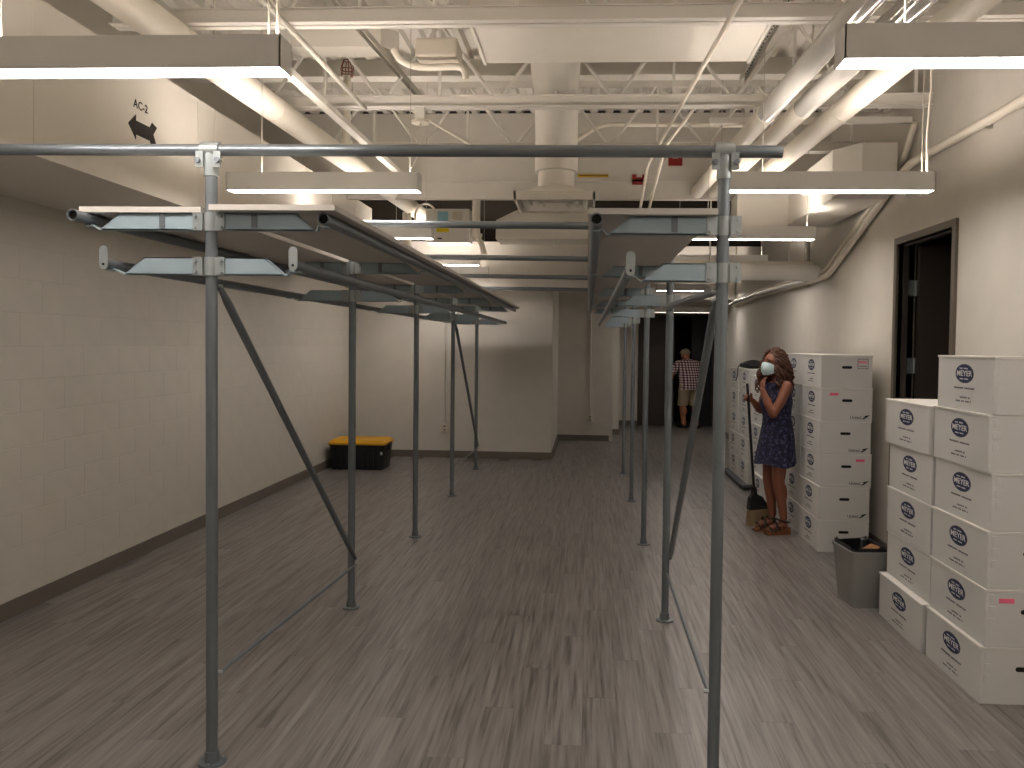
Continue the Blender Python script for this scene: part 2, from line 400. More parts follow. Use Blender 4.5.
for y, w_ in ((.53, 'nearer'), (-1.57, 'added fill light, farther')):  # farther row is out of view, added as fill for near surfaces
    lamp(-2.23, -1.03, y, 2.56, 'pendant light behind the rack end beside the AC-2 duct, %s of its row' % w_); lamp(*((.8, 1.98) if y > 0 else (.64, 1.82)), y, 2.56, 'pendant light behind the rack end under the fat pipes, %s of its row' % w_)
lamp(1.22, 2.34, 15.0, 2.28, 'bright light strip close to the passage ceiling before the dark doors', cords=False, m='lamp_far', upl=False)

# ================================================================== big duct on the left
t = thing('rectangular_duct', (-2.95, 4, 2.475), 'large cream rectangular duct marked AC-2 with a black arrow', 'duct')
box(XL+.002, -2.5, Y0+.02, 9.04, 2.475, 3.19).build('duct_body', 'duct_paint', t)
for y in (.6, 2.1, 3.46, 4.96, 5.19, 6.9, 8.4): box(-2.5, -2.498, y-.004, y+.004, 2.475, 3.19).build('seam', 'duct_paint', t)
def on_face(u, v, s): return Vector((-2.5+s, 4.19+u*.85, 2.80+v*.8))
ar = [(-.0, .03), (.085, .11), (.085, .07), (.25, .07), (.275, .11), (.335, .09), (.29, .03), (.33, -.04), (.27, -.06), (.25, -.025), (.085, -.025), (.085, -.06)]
ar = [(u, v) for u, v in ar]
MB().prism(ar, on_face, .0, .003).build('arrow', 'arrow_black', t)
o = child(text_mesh('AC-2', .065, 'arrow_black'), 'lettering', t, Vector((-2.498, 4.31, 2.945))-t.location, (math.pi/2, 0, math.pi/2))

# ================================================================== joists
def joist(y, x0, x1, label, ph):
    t = thing('steel_joist', ((x0+x1)/2, y, 3.35), label, 'joist', 'roof joists')
    MB().box(x0, x1, y-.05, y-.008, 3.35, 3.356).box(x0, x1, y-.014, y-.008, 3.356, 3.43).box(x0, x1, y+.008, y+.05, 3.35, 3.356).box(x0, x1, y+.008, y+.014, 3.356, 3.43).box(x0, x1, y-.03, y-.008, 3.43, 3.436).box(x0, x1, y+.008, y+.03, 3.43, 3.436).build('bottom_chord', 'steel_white', t)
    MB().box(XL, XR, y-.05, y-.008, 3.985, 3.995).box(XL, XR, y-.014, y-.008, 3.92, 3.985).box(XL, XR, y+.008, y+.05, 3.985, 3.995).box(XL, XR, y+.008, y+.014, 3.92, 3.985).build('top_chord', 'steel_white', t)
    x = x0+.1; k = 0
    while x+.42 < x1:
        a = (x, y, 3.39); b = (x+.42, y, 3.95)
        if k % 2: a, b = (x, y, 3.95), (x+.42, y, 3.39)
        MB().cyl(a, b, .013, seg=8).build('web_bar', 'steel_white', t)
        if k % 2 == 0: MB().box(x+.41, x+.43, y-.012, y+.012, 3.4, 3.95).build('web_post', 'steel_white', t)
        x += .42; k += 1
joist(4.23, -2.6, XR-.02, 'steel bar joist in front of the flat cross duct', 0)
joist(5.72, -2.45, XR-.02, 'steel bar joist behind the flat cross duct', 1)
joist(2.45, -2.6, XR-.02, 'steel bar joist overhead above the first pair of pendant lights', 1)
joist(7.05, -2.45, XR-.02, 'steel bar joist between the round duct drop and the bulkhead', 1)
tag(box(.9, XR-.01, 6.06, 6.10, 3.33, 3.375).build('pipe_rail', 'steel_white'), 'slim cream rail over the three fat pipes by the right wall', 'rail')

# ================================================================== fat pipes
def fat_pipe(p0, p1, r, label, ys, gloss=None):
    p0 = Vector(p0); p1 = Vector(p1); t = thing('insulated_pipe', p0, label, 'pipe', 'fat ceiling pipes')
    def at(y): return p0+(p1-p0)*((y-p0.y)/(p1.y-p0.y))
    if gloss:
        MB().cyl(p0, at(gloss), r, seg=24).build('jacket', 'pipe_gloss', t); MB().cyl(at(gloss), p1, r*.97, seg=24).build('pipe_body', 'pipe_white', t)
    else: MB().cyl(p0, p1, r, seg=24).build('pipe_body', 'pipe_white', t)
    for y in ys: MB().cyl(at(y-.012), at(y+.012), r*1.03, seg=24).build('joint_ring', 'pipe_white', t)
    for y in (2.0, 4.4, 6.85): MB().path([at(y)+Vector((0, 0, r-.01)), at(y)+Vector((0, 0, 3.98-at(y).z))], .005, 6).build('hanger_rod', 'strut', t)
fat_pipe((1.47, Y0+.03, 3.2), (1.08, 8.07, 3.2), .066, 'fat cream ceiling pipe, innermost of the three above the right aisle', (5.35,), 5.35)
fat_pipe((1.80, Y0+.03, 3.2), (1.25, 8.07, 3.2), .066, 'fat cream ceiling pipe, middle one of the three above the right aisle', (5.25,), 5.25)
fat_pipe((1.99, Y0+.03, 3.2), (1.56, 7.6, 3.2), .072, 'fat cream ceiling pipe, the one of three closest to the right wall', (5.3,))
fat_pipe((-2.30, Y0+.03, 3.2), (-1.985, 11.2, 3.2), .085, 'fat cream ceiling pipe running alongside the AC-2 duct', (4.0, 5.2))
tag(MB().box(-1.86, -1.80, 4.4, 8.0, 3.26, 3.30).build('strut_channel', 'steel_white'), 'cream strut channel beside the fat pipe along the AC-2 duct', 'strut')
# perforated struts
def strut(x, y0, y1, z, label, x2=None):
    x2 = x if x2 is None else x2
    t = thing('perforated_strut', (x, y0, z), label, 'strut', 'perforated struts under the deck')
    d = Vector((x2-x, y1-y0, 0)); a = math.atan2(-d.x, d.y); R_ = Matrix.Rotation(a, 3, 'Z'); L_ = d.length
    b = MB()
    for (u0, u1, w0, w1) in ((-.02, -.017, 0, .04), (.017, .02, 0, .04), (-.02, .02, .037, .04)):
        b.box(u0, u1, 0, L_, w0, w1)
    b.v = [R_@p+Vector((x, y0, z)) for p in b.v]; b.build('channel', 'strut', t)
    h = MB(); k = .06
    while k < L_-.05: h.box(-.012, .012, k, k+.03, -.002, .001); k += .055
    h.v = [R_@p+Vector((x, y0, z+.038)) for p in h.v]; h.build('slots', 'hole_dark', t)['kind'] = 'stuff'
strut(-1.45, 4.3, 6.3, 3.55, 'perforated strut channel beside the white ceiling box', -1.32)
strut(1.06, 4.3, 5.66, 3.5, 'perforated strut channel between the flat duct and fat pipes')
# flat cross duct with round drop
t = thing('cross_duct', (.2, 4.8, 3.45), 'wide flat cream duct crossing overhead, feeding a round drop', 'duct')
box(-.69, 1.0, 4.42, 5.1, 3.45, 3.92).build('duct_body', 'duct_paint', t)
for x in (-.69, .98): box(x, x+.02, 4.41, 5.11, 3.44, 3.93).build('flange', 'duct_paint', t)
t = thing('round_duct_drop', (-.28, 6.8, 2.8), 'round cream duct drop curving down to a square ceiling diffuser', 'duct')
pts = []
P = [Vector(p) for p in ((-.25, 5.0, 3.68), (-.25, 5.45, 3.66), (-.26, 5.85, 3.64), (-.27, 6.3, 3.62), (-.28, 6.62, 3.52), (-.285, 6.78, 3.32), (-.285, 6.8, 3.14))]
def smooth_path(P, n=6):
    out = []
    for i in range(len(P)-1):
        a, b, c, d = P[max(i-1, 0)], P[i], P[i+1], P[min(i+2, len(P)-1)]
        for k in range(n):
            s = k/n; out.append(.5*((2*b)+(c-a)*s+(2*a-5*b+4*c-d)*s*s+(3*b-a-3*c+d)*s**3))
    return out+[P[-1]]
MB().path(smooth_path(P), .178, 28).build('elbow_duct', 'duct_paint', t)
MB().cyl((-.285, 6.8, 3.3), (-.285, 6.8, 3.12), .184, seg=28).build('collar', 'duct_paint', t)
MB().cyl((-.285, 6.8, 3.12), (-.285, 6.8, 2.98), .155, seg=28).build('neck', 'duct_paint', t)
def sq(x, y, z, h, n=24):
    r = []
    for k in range(n):
        a = 2*math.pi*k/n; r.append((a, x, y, z, h))
    return r
ring0 = [Vector((-.285+.155*math.cos(2*math.pi*k/24), 6.8+.155*math.sin(2*math.pi*k/24), 2.99)) for k in range(24)]
def sqp(a, h): c, s = math.cos(a), math.sin(a); q = h/max(abs(c), abs(s)); return c*q, s*q
ring1 = [Vector((-.285+sqp(2*math.pi*k/24, .31)[0], 6.8+sqp(2*math.pi*k/24, .31)[1], 2.89)) for k in range(24)]
MB().loft([ring0, ring1], smooth=False).build('transition', 'duct_paint', t)
df = MB().box(-.285-.335, -.285+.335, 6.8-.335, 6.8-.315, 2.83, 2.90).box(-.285-.335, -.285+.335, 6.8+.315, 6.8+.335, 2.83, 2.90).box(-.285-.335, -.285-.315, 6.8-.335, 6.8+.335, 2.83, 2.90).box(-.285+.315, -.285+.335, 6.8-.335, 6.8+.335, 2.83, 2.90).build('diffuser_frame', 'duct_paint', t)
for q in (.27, .19, .11):
    s = MB()
    for a in range(4):
        R_ = Matrix.Rotation(a*math.pi/2, 3, 'Z'); c = Vector((-.285, 6.8, 2.86))
        s.add([c+R_@Vector(p) for p in ((-q, -q, -.02), (q, -q, -.02), (q-.04, -q+.04, .02), (-q+.04, -q+.04, .02), (-q, -q, -.017), (q, -q, -.017), (q-.04, -q+.04, .023), (-q+.04, -q+.04, .023))], [(0, 1, 2, 3), (7, 6, 5, 4), (0, 4, 5, 1), (3, 2, 6, 7)])
    s.build('louvre', 'steel_white', t)
# duct feeding behind
t = thing('branch_duct', (-.3, 8.8, 2.78), 'cream branch duct past the bulkhead behind the square diffuser', 'duct')
MB().prism([(-1.0, 2.78), (.9, 2.78), (.9, 3.1), (-.75, 3.1), (-1.0, 2.98)], lambda u, v, s: Vector((u, s, v)), 8.5, 9.0).build('duct_body', 'duct_paint', t)
MB().box(-.4, -.38, 8.49, 9.01, 2.77, 3.11).build('flange', 'duct_paint', t)
# right hand low duct
t = thing('angled_duct', (2.1, 6.6, 2.82), 'cream rectangular duct hugging the right wall, turning inward above a pendant light', 'duct')
box(1.9, 2.31, 6.35, 7.86, 2.82, 3.2).build('duct_body', 'duct_paint', t)
MB().loft([[Vector((1.9, 6.35, 2.82)), Vector((2.31, 6.35, 2.82)), Vector((2.31, 6.35, 3.2)), Vector((1.9, 6.35, 3.2))], [Vector((2.05, 6.12, 2.98)), Vector((2.31, 6.12, 2.98)), Vector((2.31, 6.12, 3.2)), Vector((2.05, 6.12, 3.2))]], smooth=False).build('transition', 'duct_paint', t)
box(1.42, 1.9, 7.72, 8.06, 2.81, 3.12).build('turn_box', 'duct_paint', t)
box(1.895, 1.9, 6.75, 6.81, 2.95, 3.08).build('tag_plate', 'grey_print', t)
MB().cyl((1.9, 6.95, 2.98), (1.84, 6.95, 2.98), .018).cyl((1.84, 6.91, 2.98), (1.84, 6.99, 2.98), .01).build('valve', 'steel_white', t)
# round duct across, low on the right
t = thing('round_cross_duct', (1.7, 8.25, 2.33), 'fat horizontal round duct with rounded end meeting the right wall', 'duct')
MB().path([(.95, 8.25, 2.42), (2.28, 8.25, 2.42), (2.33, 8.25, 2.42), (2.365, 8.25, 2.42), (2.375, 8.25, 2.42)], [.085, .085, .08, .06, .03], 24).build('duct_body', 'lamp_body', t)
box(.95, 2.3, 8.23, 8.27, 2.5, 2.53).build('support_rail', 'duct_paint', t)
for x in (1.25, 2.05): MB().cyl((x, 8.25, 2.5), (x, 8.25, 3.995), .008, seg=8).build('hanger_rod', 'steel_white', t)
# conduits on the right wall
def conduit(pts, r, label, n=4, m='pipe_white', rings=()):
    t = thing('wall_conduit', pts[0], label, 'conduit', 'conduits and thin pipes')
    Q = []
    pts = [Vector(p) for p in pts]
    for i, p in enumerate(pts):
        if 0 < i < len(pts)-1:
            a = (pts[i-1]-p); b = (pts[i+1]-p); k = min(.12, a.length*.4, b.length*.4); p0 = p+a.normalized()*k; p1 = p+b.normalized()*k
            for s in range(n+1):
                u = s/n; Q.append(p0*(1-u)**2+p*2*u*(1-u)+p1*u*u)
        else: Q.append(p)
    MB().path(Q, r, 12).build('pipe_run', m, t)
    for p in rings:
        p = Vector(p); MB().box(p.x-.005, XR-.001, p.y-.012, p.y+.012, p.z-r-.006, p.z+r+.006).build('clip', 'strut', t)
conduit([(2.355, Y0+.05, 3.01), (2.355, 6.03, 3.01), (2.355, 7.95, 2.36), (2.355, 10.9, 2.35), (2.45, 13.5, 2.35)], .03, 'main cream conduit along the right wall, bending down past the doorway', rings=((2.36, 4.9, 3.01), (2.36, 2.5, 3.01), (2.36, 8.7, 2.35)))
conduit([(2.365, 5.95, 3.3), (2.365, 6.16, 3.06), (2.365, 8.03, 2.42), (2.365, 10.9, 2.42), (2.46, 13.5, 2.42)], .024, 'thinner conduit paralleling the main one down the right wall')
conduit([(2.3, 8.5, 3.6), (2.3, 8.5, 2.36), (2.27, 10.9, 2.36), (2.38, 13.5, 2.36)], .03, 'short bright conduit under the round duct along the right wall', m='pipe_gloss')
conduit([(1.12, Y0+.1, 3.28), (.52, 7.2, 3.28), (.5, 7.4, 3.1), (.5, 8.0, 2.95)], .014, 'thin cream conduit running diagonally beside the flat cross duct')
conduit([(.83, 6.0, 3.5), (.66, 7.0, 3.4), (.6, 7.5, 3.1), (.58, 8.3, 2.9)], .014, 'thin cream conduit ending near the red brackets')
conduit([(-.2, 7.2, 3.45), (.1, 7.35, 3.68), (1.5, 7.4, 3.68)], .02, 'thin cream pipe bending across in front of the bulkhead')
conduit([(-1.75, 5.8, 3.42), (-1.5, 6.0, 3.5), (-1.05, 6.95, 3.4)], .012, 'loose thin cable slung between joists near the light canopy')
conduit([(-1.62, Y0+.1, 3.332), (-1.62, 5.66, 3.332)], .017, 'grey conduit running past the pendant light beside the AC-2 duct', m='strut')
# pale vertical sprinkler pipes
for x, y, z0, z1, r, lb in ((-1.2, 8.4, 2.75, 3.995, .045, 'pale vertical pipe dropping beside the control box'), (-1.95, 6.3, 3.2, 3.78, .03, 'vertical pipe carrying the red caged sprinkler head'), (-2.06, 8.9, 2.66, 3.125, .05, 'stub pipe with flange behind the pendant lights')):
    t = thing('vertical_pipe', (x, y, z0), lb, 'pipe')
    MB().cyl((x, y, z0), (x, y, z1), r).build('pipe_body', 'pipe_white', t)
    MB().cyl((x, y, z0+.03), (x, y, z0+.07), r*1.5).build('coupling', 'pipe_white', t)
    if r == .03:
        cg = MB()
        for k in range(6):
            a = k*math.pi/3; cg.path([(x+.045*math.cos(a), y+.045*math.sin(a), 3.78), (x+.05*math.cos(a), y+.05*math.sin(a), 3.85), (x+.03*math.cos(a), y+.03*math.sin(a), 3.90)], .004, 5)
        for z, q in ((3.78, .045), (3.83, .05), (3.90, .03)): cg.path([(x+q*math.cos(k*math.pi/8), y+q*math.sin(k*math.pi/8), z) for k in range(17)], .004, 5)
        cg.build('guard_cage', 'cage_red', t)
    if r == .045:
        MB().path(smooth_path([Vector(p) for p in ((x, y, 2.78), (x+.06, y-.05, 2.72), (x+.1, y-.05, 2.6))]), .03, 10).build('elbow', 'pipe_white', t)
t = thing('hanging_hose', (-1.84, 8.83, 2.9), 'white flexible hose looped beside the control box', 'hose')
MB().path([(-1.83+.12*math.cos(a), 8.82, 3.06+.15*math.sin(a)) for a in [k*2*math.pi/24+.5 for k in range(22)]], .013, 8).build('hose', 'pipe_white', t)
# control box with labels
t = thing('control_box', (-1.57, 8.85, 2.78), 'white ceiling control box with teal, white and yellow stickers', 'box')
box(-1.83, -1.34, 8.85, 9.1, 2.785, 3.16).build('case', 'steel_white', t)
box(-1.70, -1.58, 8.847, 8.85, 3.0, 3.13).build('teal_sticker', 'teal_label', t)
box(-1.53, -1.42, 8.847, 8.85, 3.0, 3.13).build('white_sticker', 'outlet_white', t)
box(-1.71, -1.57, 8.847, 8.85, 2.90, 2.95).build('yellow_sticker', 'yellow_bright', t)
box(-1.70, -1.65, 8.847, 8.85, 2.82, 2.835).build('small_print', 'black_print', t)
box(-1.552, -1.545, 8.845, 8.85, 2.78, 3.15).build('seam', 'steel_white', t)
# access point, wall box above joists
t = thing('ceiling_speaker_box', (-1.02, 5.4, 3.5), 'white rounded ceiling box on a curved bracket under the deck', 'box')
box(-1.16, -.88, 5.2, 5.45, 3.53, 3.66).build('case', 'outlet_white', t, bevel=.02)
MB().path(smooth_path([Vector(p) for p in ((-1.3, 5.2, 3.58), (-1.24, 5.2, 3.5), (-1.1, 5.2, 3.46), (-.86, 5.2, 3.46), (-.82, 5.2, 3.38))]), .022, 10).build('bracket', 'pipe_white', t)
MB().cyl((-1.05, 5.3, 3.66), (-1.05, 5.3, 3.98), .012).build('rod', 'steel_white', t)
tag(MB().prism([(-2.0, 5.25), (-1.4, 5.25), (-1.3, 5.35), (-1.4, 5.45), (-2.0, 5.45)], lambda u, v, s: Vector((u, v, s)), 3.62, 3.75).build('ceiling_panel', 'duct_paint'), 'flat cream panel with pointed end near the caged sprinkler', 'panel')
t = thing('light_canopy', (-1.23, 5.72, 3.24), 'white round ceiling canopy holding a light cord', 'canopy')
MB().cyl((-1.23, 5.72, 3.24), (-1.23, 5.72, 3.258), .065, seg=20).build('disc', 'outlet_white', t)
MB().box(-1.265, -1.195, 5.685, 5.755, 3.258, 3.35).build('bracket', 'steel_white', t)
MB().path([(-1.23, 5.72, 3.24), (-1.21, 5.6, 3.0), (-1.13, 5.0, 2.76), (-1.09, 4.76, 2.67)], .005, 8).build('cord', 'pipe_white', t)
# square air register high on right wall area
t = thing('ceiling_register', (2.1, 5.9, 3.5), 'square cream ceiling register close to the right wall', 'register')
for q in (.22, .15, .08): MB().box(2.1-q, 2.1+q, 6.2-q, 6.2-q+.02, 3.5, 3.53).box(2.1-q, 2.1+q, 6.2+q-.02, 6.2+q, 3.5, 3.53).box(2.1-q, 2.1-q+.02, 6.2-q, 6.2+q, 3.5, 3.53).box(2.1+q-.02, 2.1+q, 6.2-q, 6.2+q, 3.5, 3.53).build('frame', 'steel_white', t)
MB().box(2.07, 2.13, 6.17, 6.23, 3.53, 3.98).build('stem', 'steel_white', t)
# red brackets and yellow label on the bulkhead
for x, z, lb in ((.5, 3.325, 'red notched bracket lower on the bulkhead'), (.86, 3.515, 'red notched bracket higher on the bulkhead near the right post')):
    tag(MB().prism([(-.07, -.05), (.07, -.05), (.07, .05), (.03, .05), (.03, .02), (-.03, .02), (-.03, .05), (-.07, .05)], lambda u, v, s, x=x, z=z: Vector((x+u, s, z+v)), 8.06, 8.082).build('red_bracket', 'red_metal'), lb, 'bracket')
t = thing('pipe_label', (.0, 8.03, 3.35), 'thin yellow label strip with dark print on the bulkhead', 'label')
box(-.12, .19, 8.055, 8.075, 3.35, 3.378).build('strip', 'yellow_label', t)
q = MB(); x = -.1
while x < .17: q.box(x, x+.016, 8.053, 8.056, 3.357, 3.370); x += .024 if random.random() < .8 else .045
q.build('print', 'black_print', t)
# outlets on the back walls
for x, y, z, zt, lb in ((-2.04, YB, .43, 2.41, 'white outlet box with thin conduit on the back wall'), (.06, 13.6, .39, 2.45, 'white outlet box with thin conduit in the recess')):
    t = thing('wall_outlet', (x, y-.03, z-.06), lb, 'outlet')
    box(x-.05, x+.05, y-.04, y-.001, z-.06, z+.06).build('box_body', 'outlet_white', t, bevel=.005)
    MB().cyl((x, y-.015, z+.06), (x, y-.015, zt-.005), .011, seg=8).build('conduit', 'wall_paint', t)
    for k in (-.025, .025): box(x-.015, x+.015, y-.042, y-.039, z+k-.012, z+k+.012).build('socket', 'grey_print', t)

# ================================================================== the rack
R = .0222
rkt = thing('tube_rack', (-.5, 3.0, 0), 'galvanized tube rack, two post rows with shelf arms joined overhead by cross tubes', 'rack')
def rack(X, ys, arms, dz=0, ztop=2.377):
    t = rkt
    loc = t.location
    for i, y in enumerate(ys):
        p = MB().cyl((X, y, .004), (X, y, ztop-.03), R, seg=20).build('post', 'galv', t)
        MB().cyl((X, y, 0), (X, y, .008), .052, seg=24).cyl((X, y, .008), (X, y, .05), .027, seg=20).build('base_flange', 'galv', p)
        for a in (.6, 2.7, 4.8): MB().cyl((X+.04*math.cos(a), y+.04*math.sin(a), .008), (X+.04*math.cos(a), y+.04*math.sin(a), .014), .006, seg=6).build('bolt', 'galv_bright', p)
        # top clamp: saddle round the cross tube with two ears
        c = MB().cyl((X, y, ztop-.10), (X, y, ztop-.015), .027, seg=20).hollow((X-.035, y, ztop), (X+.035, y, ztop), .031, .0215)
        for s in (-1, 1): c.box(X+s*.02, X+s*.048, y-.03, y-.022, ztop-.07, ztop-.01)
        c.build('top_clamp', 'galv_bright', p)
        for s in (-1, 1): MB().cyl((X+s*.038, y-.042, ztop-.045), (X+s*.038, y-.016, ztop-.045), .011, seg=6).build('bolt', 'galv', p)
        for (z0, z1, lev) in ((2.07+dz, 2.135+dz, 0), (1.90+dz, 1.966+dz, 1)):
            for s in (-1, 1):
                # split collar plates round the post
                MB().box(X+s*.024 if s > 0 else X-.062, X+.062 if s > 0 else X-.024, y-.026, y-.018, z0-.002, z1+.002).build('clamp_plate', 'galv_bright', p)
                for zz in (z0+.012, z1-.012): MB().cyl((X+s*.05, y-.034, zz), (X+s*.05, y-.026, zz), .006, seg=6).build('bolt', 'galv_bright', p)
            MB().cyl((X, y, z0-.002), (X, y, z1+.002), .027, seg=20).build('collar', 'galv_bright', p)
            for s in arms:
                zb, zt_ = z0, z1; ln, ex = arms[s][lev]
                def fn(u, v, d, s=s, y=y): return Vector((X+s*u, y+d, v))
                poly = [(.05, zb), (ln+.04, zb), (ln-.035, zt_), (.05, zt_)]
                am = MB().prism(poly, fn, -.018, -.014)
                am.prism([(.05, zb), (ln+.04, zb), (ln+.04, zb+.004), (.05, zb+.004)], fn, -.018, .018)
                am.prism([(.05, zt_-.004), (ln-.035, zt_-.004), (ln-.035, zt_), (.05, zt_)], fn, -.018, .018)
                am.prism([(ln-.035, zt_), (ln+.045, zb), (ln+.039, zb), (ln-.041, zt_)], fn, -.018, .018)
                a = am.build('arm', 'arm_steel', t)
                # sprung tongue cradling the rail
                pth = [(ln+.035, zb+.001), (ln+.05, zb+.004), (ex-.022, zb+.022), (ex-.008, zb+.016), (ex+.012, zb+.018)]
                tg = [(u, v) for u, v in pth]+[(u, v-.004) for u, v in pth[::-1]]
                MB().prism(tg, fn, -.016, .016).build('tongue', 'arm_steel', a)
                if z0 > 2: MB().prism([(ln*.45, zb+.008), (ln*.45+.022, zb+.008), (ln*.45+.022, zt_), (ln*.45, zt_)], fn, -.021, -.018).build('bracket_strap', 'galv', a)
    for s in arms:
        y0 = ys[0]-(.10 if s < 0 else .03); y1 = ys[-1]+.55
        ur = MB().hollow((X+s*arms[s][0][1], y0, 2.113+dz), (X+s*arms[s][0][1], y1, 2.113+dz), R, R-.004).build('upper_rail', 'galv', t)
        MB().cyl((X+s*arms[s][0][1], y0+.012, 2.113+dz), (X+s*arms[s][0][1], y0+.016, 2.113+dz), R-.004).build('bore_shade', 'hole_dark', ur)  # dark disc inside the rail end, standing in for the shade there
        y0 = ys[0]-.04
        rl = MB().cyl((X+s*arms[s][1][1], y0, 1.938+dz), (X+s*arms[s][1][1], y1-.15, 1.938+dz), R*.9, seg=16).build('lower_rail', 'galv', t)
        ov = [(.0165*math.cos(a), .052+.0165*math.sin(a)) for a in [k*math.pi/8 for k in range(9)]]+[(.0165*math.cos(a), -.005+.0165*math.sin(a)) for a in [math.pi+k*math.pi/8 for k in range(9)]]
        st = MB().prism(ov, lambda u, v, d, s=s: Vector((X+s*arms[s][1][1]+u, y0+d, 1.938+dz+v)), -.006, -.001).build('end_stop', 'galv_bright', rl)
        MB().cyl((X+s*arms[s][1][1], y0-.008, 1.936+dz), (X+s*arms[s][1][1], y0-.005, 1.936+dz), .005, seg=10).build('stop_hole', 'hole_dark', st)
    return t
YL = [2.97+1.825*i for i in range(5)]; YR = [2.915+1.82*i for i in range(5)]
rack(-1.444, YL, {-1: ((.385, .485), (.29, .40)), 1: ((.365, .445), (.25, .335))})
rack(.487, YR, {-1: ((.37, .46), (.25, .335))}, -.016, 2.356)
for i in range(5):
    a = Vector((-1.444, YL[i], 2.377)); b = Vector((.487, YR[i], 2.356)); d = (b-a).normalized()
    e0 = a-d*1.25 if i == 0 else a-d*.3; e1 = b+d*.205
    MB().cyl(e0, e1, R, seg=18).build('cross_tube', 'galv', rkt)
def brace(parent, p0, p1, r, name, flat=True):
    p0 = Vector(p0); p1 = Vector(p1); d = (p1-p0).normalized()
    o = MB().path([p0, p0+d*.05, p0+d*.09, p1-d*.09, p1-d*.05, p1], [r*.7, r*.75, r, r, r*.75, r*.7], 12).build(name, 'galv', parent)
    for p in (p0, p1): MB().cyl(p+Vector((.012, 0, 0)), p-Vector((.016, 0, 0)), .008, seg=6).build('bolt', 'galv_bright', o)
    return o
xl = -1.444+.026
brace(rkt, (xl, YL[0]+.01, 1.86), (xl-.003, YL[1], .31), .0165, 'diagonal_brace'); brace(rkt, (xl, YL[0]+.01, .355), (xl, YL[1], .27), .009, 'tie_rod')
brace(rkt, (xl, YL[3], 1.86), (xl, YL[4], .31), .0165, 'diagonal_brace'); brace(rkt, (xl, YL[3], .33), (xl, YL[4], .28), .009, 'tie_rod')
xr = .487-.024
brace(rkt, (xr, YR[0], 1.85), (xr, YR[1], 1.88), .0165, 'tie_tube'); brace(rkt, (xr+.003, YR[0], 1.82), (xr+.05, YR[1], .38), .0165, 'diagonal_brace'); brace(rkt, (xr, YR[0], .375), (xr+.03, YR[1], .29), .009, 'tie_rod')
def boards(x0, x1, y0, y1, n, lab, dz=0):
    L_ = (y1-y0)/n
    for k in range(n):
        b = box(x0, x1, y0+k*L_+.002, y0+(k+1)*L_-.002, 2.1355+dz, 2.157+dz).build('shelf_board', 'melamine')
        tag(b, lab % ('end', 'middle', 'wall-end')[k], 'board', 'shelf boards lying on the racks')
boards(-1.95, -1.473, 2.94, 10.85, 3, 'pale board on the double-armed posts, %s one on the block wall side')
boards(-1.415, -.938, 2.885, 10.85, 3, 'pale board on the double-armed posts, %s one on the aisle side')
boards(-.003, .458, 2.85, 10.75, 3, 'pale board on the single-armed posts, %s one of its row', -.016)

# ================================================================== cartons
BL, BW, BH = .578, .40, .266
def rr(w, h, n=5):
    r = h/2; out = []
    for cx_, a0 in ((w/2-r, -math.pi/2), (-w/2+r, math.pi/2)):
        out += [(cx_+r*math.cos(a0+k*math.pi/n), r*math.sin(a0+k*math.pi/n)) for k in range(n+1)]
    return out
carton_me = MB().box(-BW/2, BW/2, -BL/2, BL/2, 0, BH-.008).mesh('carton', 'carton', bevel=.003)
lid_me = MB().box(-BW/2-.004, BW/2+.004, -BL/2-.003, BL/2+.003, BH-.012, BH-.001).mesh('lid', 'carton_edge', bevel=.002)
flap_me = MB().box(-BW/2-.003, -BW/2+.012, -BL/2-.003, -BL/2+.012, .006, BH-.014).mesh('corner_fold', 'carton', bevel=.002)
tab_mes = []
for z in (.10, .155, .21): tab_mes.append(MB().box(-BW/2+.016, -BW/2+.038+.012*math.sin(z*90), -BL/2-.0025, -BL/2+.002, z, z+.035).mesh('corner_tab', 'carton', bevel=.002))
hole_me = MB().prism(rr(.082, .022), lambda u, v, s: Vector((u, -BL/2-s, .165+v)), -.002, .0015).mesh('handle_hole', 'hole_dark')
# round badge on the long side (faces -X)
FX = -BW/2
def side(u, v, s): return Vector((FX-s, -u, v))      # u to the right as seen from -X
disc = [(.088*math.cos(k*math.pi/16), .178+.043*math.sin(k*math.pi/16)) for k in range(32)]
ringo = [(.0935*math.cos(k*math.pi/16), .178+.047*math.sin(k*math.pi/16)) for k in range(32)]
ring_me = MB().prism(ringo, side, -.001, .0006).mesh('badge_rim', 'grey_print')
disc_me = MB().prism(disc, side, -.001, .0012).mesh('badge', 'navy_print')
cap = MB()
def dash(b, u0, u1, v, h, n, seed, s=.0016):
    rnd = random.Random(seed); u = u0; st = (u1-u0)/n
    for k in range(n):
        if rnd.random() < .86: b.prism([(u, v), (u+st*.7, v), (u+st*.7, v+h*rnd.uniform(.7, 1)), (u, v+h)], side, -.001, s)
        u += st
dash(cap, -.105, .105, .103, .0085, 19, 1, .0008); dash(cap, -.062, .062, .058, .0075, 12, 2, .0008); dash(cap, -.085, .085, .039, .0075, 17, 3, .0008)
cap_me = cap.mesh('caption', 'grey_print')
mic = MB(); dash(mic, -.048, .048, .2, .007, 9, 4, .0018); dash(mic, -.045, .045, .149, .006, 9, 5, .0018)
mic_me = mic.mesh('badge_small_print', 'white_print')
pink = MB().prism([(-.035, -.011), (.035, -.011), (.035, .011), (-.035, .011)], lambda u, v, s: Vector((u, -BL/2-s, v)), -.001, .0012).mesh('pink_sticker', 'pink_print')
psq = MB().prism([(-.042, -.04), (.042, -.04), (.042, .04), (-.042, .04)], lambda u, v, s: Vector((u, -BL/2-s, v)), -.001, .0008).mesh('sticker_outline', 'grey_print')
